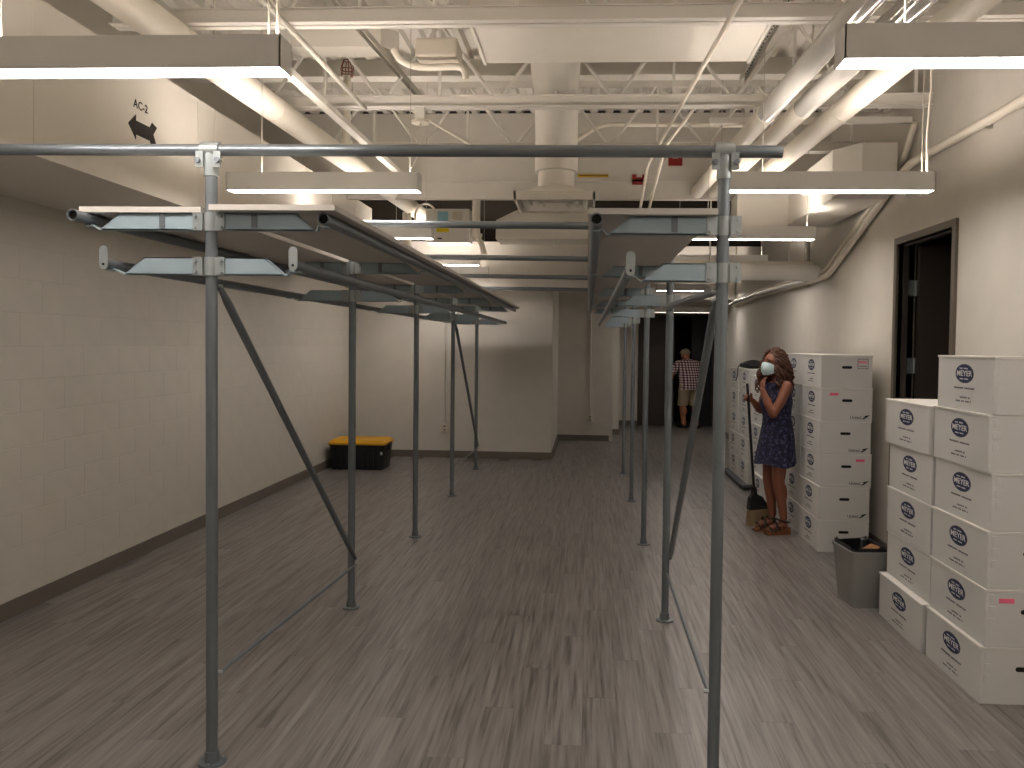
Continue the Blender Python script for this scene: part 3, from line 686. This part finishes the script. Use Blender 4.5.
psw = MB().prism([(-.038, -.036), (.038, -.036), (.038, .036), (-.038, .036)], lambda u, v, s: Vector((u, -BL/2-s, v)), -.001, .0012).mesh('sticker', 'carton')
bird = MB().prism([(-.035, -.018), (-.012, -.016), (.005, -.005), (.035, .018), (-.002, .012), (-.022, .004), (-.005, .002), (-.02, -.008)], lambda u, v, s: Vector((u, -BL/2-s, v)), -.001, .0012).mesh('logo_mark', 'black_print')
pdash = MB()
for k in range(8): pdash.prism([(-.03+k*.0078, 0), (-.0245+k*.0078, 0), (-.0245+k*.0078, .007), (-.03+k*.0078, .007)], lambda u, v, s: Vector((u, -BL/2-s, v)), -.001, .0018)
pdash_me = pdash.mesh('sticker_print', 'grey_print')
ORD = ['bottom', 'second', 'third', 'fourth', 'fifth', 'top']
def carton(x, y, z, rz, label, group, end=None, tabs=False):
    t = thing('storage_box', (x, y, z), label, 'box', group, rz)
    child(carton_me, 'carton', t); child(lid_me, 'lid', t); child(flap_me, 'corner_fold', t)
    b = child(disc_me, 'badge', t); child(ring_me, 'badge_rim', b)
    child(text_mesh('MEYER', .038, 'white_print', .155), 'lettering', b, (FX-.0014, 0, .178), (math.pi/2, 0, -math.pi/2))
    child(mic_me, 'badge_small_print', b)['kind'] = 'stuff'; child(cap_me, 'caption', t)['kind'] = 'stuff'
    child(hole_me, 'handle_hole', t)
    for m_ in tab_mes if tabs else (): child(m_, 'corner_tab', t)
    if end:
        if 'u' in end:
            child(text_mesh('United', .034, 'grey_print', .085), 'lettering', t, (.07, -BL/2-.001, .03), (math.pi/2, 0, 0)); child(bird, 'logo_mark', t, (.15, 0, .034))
        if 'p' in end: child(pink, 'pink_sticker', t, (.11 if 'r' in end else -.105, 0, .215))
        if 'q' in end:
            s = child(psq, 'sticker_outline', t, (.125, 0, .195)); child(psw, 'sticker', s); child(pink, 'pink_print', s, (0, 0, .014)); child(pdash_me, 'sticker_print', s, (0, 0, -.022))
    return t
def stack(y0, x0, n, label, group, ends=None, jit=.007, tabs=False, base=0, shifts=None, sz=1.0, sy=1.0):
    rnd = random.Random(int(y0*100))
    for k in range(n):
        nm = 'top' if k == n-1 else ORD[k]
        dx = (shifts or {}).get(k, (rnd.uniform(-jit, jit), 0))[0]; dy = (shifts or {}).get(k, (0, rnd.uniform(-.006, .006)))[1]
        carton(x0+BW/2+dx, y0+BL*sy/2+dy, base+k*BH*sz, rnd.uniform(-.012, .012), label % nm, group, ends[k] if ends else None, tabs).scale = (1, sy, sz)
stack(3.737, 1.865, 6, 'white storage box with torn corner tabs, %s of the six-high stack before the five-high stack', 'boxes in the six-high stack beside the five-high stack', ['', 'p', '', '', '', ''], tabs=True, sz=1.015, shifts={0: (-.02, 0)})
stack(4.345, 1.865, 5, 'white storage box, %s of the five-high stack beside the grey waste bin', 'boxes in the five-high stack beside the waste bin', shifts={0: (-.035, 0), 4: (-.012, .02)}, sz=1.01, sy=1.07)
stack(6.45, 1.885, 6, 'white storage box, %s of the six-high stack next to the woman', 'boxes in the six-high stack next to the woman', ['', 'u', 'upr', 'u', 'up', 'q'])
stack(7.06, 1.893, 6, 'white storage box, %s of the stack mostly hidden behind the woman', 'boxes hidden behind the woman', jit=.004)
stack(8.58, 1.88, 5, 'white storage box, %s of the stack behind the broom handle', 'boxes in the stack behind the broom', shifts={0: (-.02, -.25)})
DOL = .075
stack(9.235, 1.87, 5, 'white storage box, %s of the dolly stack closer to the woman', 'boxes on the low dolly', base=DOL-.02)
stack(9.84, 1.87, 5, 'white storage box, %s of the dolly stack farther from the woman', 'boxes on the low dolly', base=DOL-.02)
t = thing('low_dolly', (2.05, 9.8, 0), 'low dark grey dolly under the far box stacks', 'dolly')
MB().box(1.80, 2.28, 9.17, 10.48, .03, DOL-.021).build('deck', 'grey_print', t)
for x in (1.84, 2.24):
    for y in (9.23, 10.42): MB().cyl((x-.012, y, .018), (x+.012, y, .018), .018, seg=14).build('caster', 'tote_black', t)

# ================================================================== waste bin
t = thing('waste_bin', (1.79, 5.2, 0), 'grey plastic waste bin with black liner and brown paper', 'bin', rz=.12)
def rrect(cx_, cy_, z, hx_, hy_, r, n=5):
    out = []
    for sx, sy, a0 in ((1, 1, 0), (-1, 1, math.pi/2), (-1, -1, math.pi), (1, -1, 1.5*math.pi)):
        out += [Vector((cx_+sx*(hx_-r)+r*math.cos(a0+k*math.pi/2/n), cy_+sy*(hy_-r)+r*math.sin(a0+k*math.pi/2/n), z)) for k in range(n+1)]
    return out
b = MB().loft([rrect(0, 0, 0, .105, .14, .04), rrect(0, 0, .36, .135, .18, .045), rrect(0, 0, .36, .128, .173, .04), rrect(0, 0, .012, .10, .135, .035)], cap=False)
b.f.append([k for k in range(24)]); b.sm.append(False)
t.scale = (.92, .92, 1)
b.build('bin_body', 'bin_grey', t, local=True)
MB().loft([rrect(0, 0, .345, .140, .185, .048), rrect(0, 0, .365, .142, .187, .048), rrect(0, 0, .365, .128, .173, .04), rrect(0, 0, .345, .128, .173, .04)], cap=False).build('rim', 'bin_grey', t, local=True)
rn = random.Random(3)
def wav(ring, a): return [p+Vector((rn.uniform(-a, a), rn.uniform(-a, a), rn.uniform(-a, a)*1.5)) for p in ring]
MB().loft([wav(rrect(0, 0, .25, .115, .155, .04), .006), rrect(0, 0, .345, .125, .17, .04), wav(rrect(0, 0, .385, .128, .172, .04), .007), wav(rrect(0, 0, .375, .115, .158, .04), .006), wav(rrect(0, 0, .28, .10, .14, .04), .01)], cap=True, smooth=False).build('liner', 'liner_black', t, local=True)
MB().prism([(-.05, -.07), (.06, -.05), (.05, .07), (-.04, .05)], lambda u, v, s: Vector((.03+u, -.06+v, .35+s+u*.4)), 0, .01).build('brown_paper', 'paper_brown', t, local=True)

# ================================================================== storage tote
t = thing('storage_tote', (-2.955, 10.25, 0), 'black plastic storage tote with yellow lid in the corner', 'tote')
bd = MB().loft([rrect(0, 0, 0, .33, .21, .04), rrect(0, 0, .33, .36, .235, .045)], cap=True)
bd.build('tub', 'tote_black', t, local=True)
rb = MB()
for k in range(-4, 5):
    if abs(k) > 0: rb.box(k*.07-.012, k*.07+.012, -.243, -.225, .06, .29, rot=Matrix.Rotation(-.075, 3, 'X'))
rb.build('ribs', 'tote_black', t, local=True)
MB().loft([rrect(0, 0, .325, .375, .25, .05), rrect(0, 0, .35, .38, .255, .05), rrect(0, 0, .365, .365, .24, .05), rrect(0, 0, .385, .34, .215, .05), rrect(0, 0, .378, .32, .195, .05)], cap=True).build('lid', 'tote_yellow', t, local=True)
for s in (-1, 1): MB().box(s*.37-.02, s*.37+.02, -.06, .06, .25, .335).build('handle', 'tote_black', t, local=True, bevel=.008)
box(.31, .335, -.235, -.228, .2, .24).build('sticker', 'white_print', t, local=True)

# ================================================================== black bag on the boxes
t = thing('black_bag', (2.02, 9.8, 1.387), 'black soft bag with trailing strap on the far boxes', 'bag')
rn = random.Random(5); bb = MB(); rg = []
for i in range(11):
    u = i/10; rg.append([Vector((-.17+.36*u, .14*math.sin(math.pi*(.08+.84*u))*math.cos(k*math.pi/8)+rn.uniform(-.008, .008), max(0, .055+.065*math.sin(math.pi*(.1+.8*u))*math.sin(k*math.pi/8)+rn.uniform(-.008, .008)))) for k in range(16)])
t.scale = (.85, .85, .75)
bb.loft(rg).build('bag_body', 'bag_black', t, local=True)
MB().path(smooth_path([Vector(p) for p in ((-.12, -.02, .08), (-.17, -.02, .06), (-.2, 0, .01), (-.205, 0, -.1), (-.22, .03, -.2))]), .007, 8).build('strap', 'bag_black', t, local=True)
MB().path(smooth_path([Vector(p) for p in ((-.1, .05, .1), (-.02, -.05, .13), (.08, -.02, .12), (.14, .05, .09))]), .009, 8).build('grab_handle', 'bag_black', t, local=True)

# ================================================================== people
def fused(mb, name, m, parent, voxel, it=4):
    me = mb.mesh(name, m); o = bpy.data.objects.new(name, me); COL.objects.link(o)
    r = o.modifiers.new('r', 'REMESH'); r.mode = 'VOXEL'; r.voxel_size = voxel
    s = o.modifiers.new('s', 'SMOOTH'); s.iterations = it; s.factor = .5
    bpy.context.view_layer.update()
    m2 = bpy.data.meshes.new_from_object(o.evaluated_get(bpy.context.evaluated_depsgraph_get())); m2.name = name
    bpy.data.objects.remove(o)
    for p in m2.polygons: p.use_smooth = True
    m2.materials.clear(); m2.materials.append(M[m])
    o = bpy.data.objects.new(name, m2); COL.objects.link(o); o.parent = parent; return o
def limb(mb, pts, rs, seg=12):
    pts = [Vector(p) for p in pts]
    for i in range(len(pts)-1): mb.cyl(pts[i], pts[i+1], rs[i], rs[i+1], seg)
    for p, r in zip(pts, rs): mb.ell(p, (r, r, r), seg, 8)
def hand(mb, wrist, d, n, r=1.0, curl=.5, thumb=1):
    """palm and five bent fingers; d: towards the fingertips, n: palm normal (fingers curl this way)"""
    w_ = Vector(wrist); d = Vector(d).normalized(); n = Vector(n); n = (n-d*n.dot(d)).normalized(); s = d.cross(n)
    R_ = Matrix((s, d, n)).transposed()
    mb.ell(w_+d*.045, (.036*r, .05*r, .017*r), 12, 8, R_)
    for k, ln in enumerate((.062, .07, .066, .052)):
        o = (k-1.5)*.0185*r; p = w_+d*.08*r+s*o; a = 0; pts = [p-d*.015]; q = p; 
        for j, f in enumerate((.45, .32, .23)):
            a += curl*(.5+.35*j); q = q+(d*math.cos(a)+n*math.sin(a))*ln*f*r; pts.append(q)
        limb(mb, pts, [.0088*r, .0085*r, .008*r, .007*r], 8)
    q = w_+d*.03*r+s*(-.028*thumb)*r
    limb(mb, [q, q+(d*.6-s*thumb*.6+n*.45).normalized()*.034*r, q+(d*.6-s*thumb*.6+n*.45).normalized()*.034*r+(d*.85+n*.5-s*thumb*.1).normalized()*.03*r], [.011*r, .0098*r, .008*r], 8)

WROT = math.radians(193)
wom = thing('person', (1.69, 7.1, 0), 'person in a navy patterned sleeveless dress and face mask, holding a broom', 'person', rz=WROT)
def wl_(f, s, z):     # woman-local to world
    c, q = math.cos(WROT), math.sin(WROT); return Vector((1.69+f*c-s*q, 7.1+f*q+s*c, z))
b = MB()
for s, df in ((1, -.02), (-1, .02)):
    limb(b, [(0, .078*s, .83), (df*.5+.02, .072*s, .47), (df*.9-.03, .07*s, .15)], [.088, .055, .034], 16)
    b.ell((df*.7-.010, .071*s, .36), (.049, .048, .11), 14, 10)
    b.ell((df-.02, .072*s, .09), (.04, .033, .045), 12, 8)
    limb(b, [(df-.035, .072*s, .085), (df+.045, .074*s, .07), (df+.095, .076*s, .052)], [.032, .031, .024], 12)
    for k in range(5): limb(b, [(df+.10, .072*s+(k-2)*.014, .05), (df+.128-abs(k-1.5)*.008, .074*s+(k-2)*.0155, .045)], [.011, .009], 8)
b.ell((-.01, 0, .88), (.115, .158, .13), 18, 12); b.ell((0, 0, 1.03), (.098, .128, .16), 18, 12); b.ell((.005, 0, 1.2), (.105, .15, .15), 18, 12)
for s in (-1, 1):
    b.ell((.085, .066*s, 1.17), (.05, .055, .055), 12, 8); b.ell((-.005, .15*s, 1.315), (.05, .05, .05), 12, 8)
b.ell((-.005, 0, 1.31), (.07, .16, .05), 16, 10)
limb(b, [(-.01, 0, 1.32), (.012, 0, 1.44)], [.055, .047], 14)
# head, looking forward and a little to her left
HC = Vector((.045, .005, 1.505)); HR = Matrix.Rotation(.27, 3, 'Z')
def hp(x, y, z): return HC+HR@Vector((x, y, z))
b.ell(HC, (.092, .073, .1), 20, 14, HR); b.ell(hp(.025, 0, -.05), (.062, .054, .058), 16, 10, HR); b.ell(hp(.06, 0, -.088), (.02, .022, .017), 10, 8, HR)
limb(b, [hp(.086, 0, .012), hp(.108, 0, -.025)], [.009, .013], 8); b.ell(hp(.1, 0, -.028), (.012, .017, .009), 8, 6, HR)
for s in (-1, 1):
    b.ell(hp(-.005, .072*s, -.008), (.018, .008, .03), 10, 8, HR); b.ell(hp(.076, .031*s, .03), (.014, .026, .008), 10, 6, HR); b.ell(hp(.066, .036*s, -.02), (.022, .02, .018), 10, 6, HR)
b.ell(hp(.087, 0, -.058), (.012, .024, .009), 10, 6, HR)
# near (left) arm raised to the chin, far (right) arm to the broom
limb(b, [(-.005, .165, 1.31), (.055, .185, 1.19), (.125, .18, 1.075)], [.048, .043, .037], 14)
limb(b, [(.125, .18, 1.075), (.165, .155, 1.16), (.195, .115, 1.275)], [.039, .037, .025], 14)
hand(b, (.195, .115, 1.275), (-.18, -.45, 1), (-.9, -.2, .0), .95, .55, -1)
limb(b, [(-.005, -.165, 1.31), (.03, -.2, 1.19), (.06, -.205, 1.08)], [.046, .042, .036], 14)
limb(b, [(.06, -.205, 1.08), (.10, -.195, 1.115), (.145, -.18, 1.16)], [.038, .035, .025], 14)
BT = Vector((.212, -.14, 1.195))      # where the hand closes on the handle
hand(b, (.15, -.172, 1.165), (.75, .1, .32), (.1, .9, 0), .92, .95, -1)
fused(b, 'body', 'skin', wom, .0055)
# dress
rings = []
prof = [(1.335, .066, .148, 0), (1.30, .092, .158, .002), (1.24, .112, .158, .004), (1.17, .14, .160, .012), (1.10, .126, .150, .008), (1.03, .116, .145, .0), (.96, .125, .158, -.004), (.88, .138, .178, -.006), (.80, .148, .190, -.002), (.72, .158, .198, .003), (.65, .168, .206, .006), (.615, .172, .208, .008)]
for i, (z, a, c, f) in enumerate(prof):
    wv = .010*max(0, (1.0-z)/.4)
    rings.append([Vector((f+(a+wv*math.sin(7*t_*1.0+.6))*math.cos(t_), (c+wv*math.sin(9*t_))*math.sin(t_), z+(.012*math.sin(3*t_) if i == len(prof)-1 else 0))) for t_ in [k*2*math.pi/48 for k in range(48)]])
inner = [[p-Vector((p.x, p.y, 0)).normalized()*.006 for p in r_] for r_ in (rings[-1], rings[-2], rings[-3])]
ds = MB().loft(rings+inner, cap=False)
ds.f.append(list(range(48))); ds.sm.append(True)
dr = ds.build('dress', 'dress', wom, local=True)
for s in (-1, 1):
    MB().path(smooth_path([Vector(p) for p in ((.085, .085*s, 1.28), (.07, .088*s, 1.335), (.0, .09*s, 1.37), (-.06, .085*s, 1.34), (-.08, .08*s, 1.28))]), .016, 8).build('strap', 'dress', dr, local=True)
# mask
mk = MB(); rg = []
NA, NU = 17, 11
for i in range(NU):
    u = i/(NU-1); row = []
    for k in range(NA):
        a = -1.0+2.0*k/(NA-1); bl = math.sin(math.pi*(.12+.8*u))
        row.append(hp((.088+.036*bl*math.cos(a)**2)*math.cos(a), (.074+.006*bl)*math.sin(a), -.046+(.05-.10*u)*(1-.38*a*a)+.010*math.cos(a)*(1-u)))
    rg.append(row)
vs = [p for r_ in rg for p in r_]; fs = [(i*NA+k, i*NA+k+1, (i+1)*NA+k+1, (i+1)*NA+k) for i in range(NU-1) for k in range(NA-1)]
mk.add([p+(p-HC).normalized()*.006 for p in vs], fs, True); mk.add([p+(p-HC).normalized()*.002 for p in vs], [f[::-1] for f in fs], True)
mo = mk.build('face_mask', 'mask_blue', wom, local=True)
for s in (-1, 1):
    for z0, z1 in ((-.015, .012), (-.08, -.03)): MB().path([hp(.055, .076*s, z0), hp(.02, .082*s, (z0+z1)/2), hp(-.01, .082*s, z1)], .0018, 6).build('ear_loop', 'mask_blue', mo, local=True)
    MB().ell(hp(.083, .031*s, .018), (.008, .012, .006), 10, 8, HR).build('eye', 'eye', wom, local=True)
    MB().path([hp(.084, .014*s, .036), hp(.085, .03*s, .041), hp(.076, .048*s, .036)], .0035, 6).build('eyebrow', 'hair', wom, local=True)
# curly hair: cap plus corkscrew locks
hb = MB(); hb.ell(hp(-.036, 0, .034), (.095, .09, .10), 20, 12, HR); hb.ell(hp(-.075, 0, -.09), (.055, .12, .14), 16, 10, HR)
for s in (-1, 1): hb.ell(hp(-.02, .095*s, -.06), (.055, .035, .12), 12, 8, HR)
ho = fused(hb, 'hair', 'hair', wom, .01, 2)
rn = random.Random(11); ck = MB()
for k in range(210):
    a = rn.uniform(.95, 2*math.pi-.95)          # keep the face open
    el = rn.uniform(0, 1); top = hp(-.015+.09*math.cos(a)*math.sin(el*1.4), .088*math.sin(a)*math.sin(el*1.4), .04+.1*math.cos(el*1.4))
    ln = rn.uniform(.10, .19)+(.15 if el > .35 else 0); out = HR@Vector((math.cos(a), math.sin(a), 0)); pts = []
    ph = rn.uniform(0, 6.28); cr = rn.uniform(.010, .018); tl = rn.uniform(5, 8)
    for i in range(22):
        u = i/21; base = top+out*(.048*math.sin(min(1, u*1.6)*math.pi/2)+.02*u)+Vector((0, 0, -ln*u))
        side_ = Vector((-out.y, out.x, 0)); pts.append(base+(out*math.cos(ph+u*tl*3)+side_*math.sin(ph+u*tl*3))*cr)
    ck.path(pts, [.0085]*18+[.007, .006, .004, .002], 5)
ck.build('curls', 'hair', ho, local=True)['kind'] = 'stuff'
# wedge sandals
for s, df in ((1, -.02), (-1, .02)):
    y = .073*s
    pol = [(df-.085, .0), (df+.138, .0), (df+.143, .018), (df+.10, .028), (df+.02, .048), (df-.08, .062)]
    sd = MB().prism(pol, lambda u, v, d, y=y: Vector((u, y+d*(1 if u > df-.05 else .8), v)), -.04, .04).build('sandal', 'wedge', wom, local=True)
    def strap(c, ax, r_, m='sandal'): MB().path([Vector(c)+Vector((ax*math.sin(a)*.2, r_[0]*math.cos(a), r_[1]*math.sin(a))) for a in [k*math.pi/10-.15 for k in range(14)]], .0075, 6).build('sandal_strap', m, sd, local=True)
    strap((df+.095, y, .03), .1, (.044, .048)); strap((df+.065, y, .04), -.1, (.043, .062)); strap((df+.03, y, .05), .15, (.040, .075))
    MB().path([Vector((df-.03+.05*math.cos(a), y+.043*math.sin(a), .115+.012*math.cos(a))) for a in [k*math.pi/10 for k in range(21)]], .0075, 6).build('ankle_strap', 'sandal', sd, local=True)

# ================================================================== broom
hw = wl_(BT.x, BT.y, BT.z)
foot = Vector((1.56, 7.36, .30)); dirn = (hw-foot).normalized(); topp = hw+dirn*.13
t = thing('broom', (foot.x, foot.y, 0), 'upright broom with black handle and tan bristles held by the woman', 'broom')
MB().path([foot-dirn*.02, topp], .0125, 12).build('handle', 'broom_black', t)
ax = Vector((.75, .35, 0)).normalized(); nx = Vector((-ax.y, ax.x, 0))
def bq(z, hw_, th, dx): c = Vector((foot.x+dx, foot.y, z)); return [c+ax*(hw_*a)+nx*(th*q) for a, q in ((-1, -1), (1, -1), (1, 1), (-1, 1))]
MB().loft([bq(.155, .105, .028, .035), bq(.185, .10, .028, .032), bq(.265, .065, .024, .01), bq(.29, .022, .02, .0), bq(.36, .017, .017, -.005)], smooth=False).build('head_cap', 'broom_black', t)
br = MB(); rn = random.Random(9)
for k in range(26):
    for q in (-1, 0, 1):
        u = -1+2*k/25; p0 = Vector((foot.x+.034, foot.y, .165))+ax*(u*.096)+nx*(q*.018); p1 = Vector((foot.x+.05, foot.y, .004))+ax*(u*.125+rn.uniform(-.006, .006))+nx*(q*.028)
        br.path([p0, p1], [.006, .004], 5)
o = br.build('bristles', 'bristle', t); o['kind'] = 'stuff'

# ================================================================== man at the far door (seen from behind)
mrot = math.radians(112)
man = thing('person', (2.08, 16.05, 0), 'person in plaid shirt, khaki shorts and cap facing the dark doors', 'person', rz=mrot)
man.scale = (1.12, 1.15, 1.0)
b = MB()
for s, df in ((1, .06), (-1, -.04)):
    limb(b, [(0, .095*s, .83), (df+.03, .095*s, .46), (df-.03, .095*s, .1)], [.095, .06, .042], 14)
    b.ell((df*.8-.02, .095*s, .34), (.058, .055, .11), 12, 8)
    limb(b, [(df-.04, .095*s, .05), (df+.12, .1*s, .035)], [.04, .035], 10)
b.ell((-.01, 0, .9), (.13, .175, .13), 16, 10); b.ell((.03, 0, 1.08), (.125, .175, .17), 16, 10); b.ell((.08, 0, 1.24), (.12, .2, .14), 16, 10)
limb(b, [(.11, 0, 1.3), (.16, 0, 1.4)], [.06, .055], 12)
mh = Vector((.19, 0, 1.475)); b.ell(mh, (.095, .076, .112), 18, 12); b.ell(mh+Vector((.03, 0, -.06)), (.06, .055, .05), 12, 8); b.ell(mh+Vector((.1, 0, -.02)), (.016, .014, .02), 8, 6)
for s in (-1, 1): b.ell(mh+Vector((0, .077*s, -.01)), (.016, .008, .03), 8, 6)
limb(b, [(.08, .19, 1.29), (.13, .26, 1.15), (.2, .27, 1.02)], [.06, .05, .043], 12); limb(b, [(.2, .27, 1.02), (.3, .24, 1.0), (.4, .2, 1.0)], [.043, .038, .028], 12)
hand(b, (.4, .2, 1.0), (1, -.2, 0), (0, -.5, -.8), 1.05, .6, 1)
limb(b, [(.08, -.19, 1.29), (.1, -.25, 1.15), (.14, -.25, 1.02)], [.06, .05, .043], 12); limb(b, [(.14, -.25, 1.02), (.25, -.2, .98), (.35, -.12, 1.0)], [.043, .038, .028], 12)
hand(b, (.35, -.12, 1.0), (1, .2, 0), (0, .5, -.8), 1.05, .6, -1)
fused(b, 'body', 'skin_man', man, .008)
sh = MB()
rg = []
for z, a, c, f in ((1.39, .06, .075, .13), (1.375, .085, .12, .11), (1.35, .11, .2, .10), (1.31, .125, .228, .095), (1.22, .14, .225, .08), (1.1, .145, .205, .04), (.98, .148, .195, .005), (.88, .15, .197, -.005), (.78, .155, .2, -.005)):
    rg.append([Vector((f+a*math.cos(q), c*math.sin(q), z)) for q in [k*2*math.pi/32 for k in range(32)]])
sh.loft(rg)
sh.path([(.08, .17, 1.31), (.11, .24, 1.2), (.145, .265, 1.12)], [.075, .072, .07], 14); sh.path([(.08, -.17, 1.31), (.09, -.235, 1.2), (.115, -.252, 1.12)], [.075, .072, .07], 14)
sh.build('shirt', 'plaid', man, local=True)
so = MB()
for s, df in ((1, .06), (-1, -.04)):
    so.loft([[Vector((x_+r_*math.cos(q), .092*s+r_*1.02*math.sin(q), z)) for q in [k*2*math.pi/24 for k in range(24)]] for z, x_, r_ in ((.88, -.005, .108), (.75, df*.3, .112), (.6, df*.7+.015, .098), (.45, df+.025, .092))])
so.build('shorts', 'shorts', man, local=True)
cp = MB(); cp.loft([[mh+Vector((r_*1.05*math.cos(q), r_*.86*math.sin(q), z)) for q in [k*2*math.pi/24 for k in range(24)]] for z, r_ in ((.025, .102), (.06, .098), (.1, .072), (.122, .03), (.125, .005))])
cpo = cp.build('cap', 'cap', man, local=True)
MB().prism([(.08, -.07), (.15, -.05), (.17, 0), (.15, .05), (.08, .07)], lambda u, v, d: mh+Vector((u, v, .03+d)), 0, .008).build('brim', 'cap', cpo, local=True)
for s, df in ((1, .06), (-1, -.04)):
    MB().loft([rrect(df+.04, .097*s, z, hx_, hy_, .035) for z, hx_, hy_ in ((0, .14, .05), (.03, .142, .052), (.06, .12, .047), (.085, .07, .042), (.12, .055, .042))]).build('shoe', 'shoe_black', man, local=True)
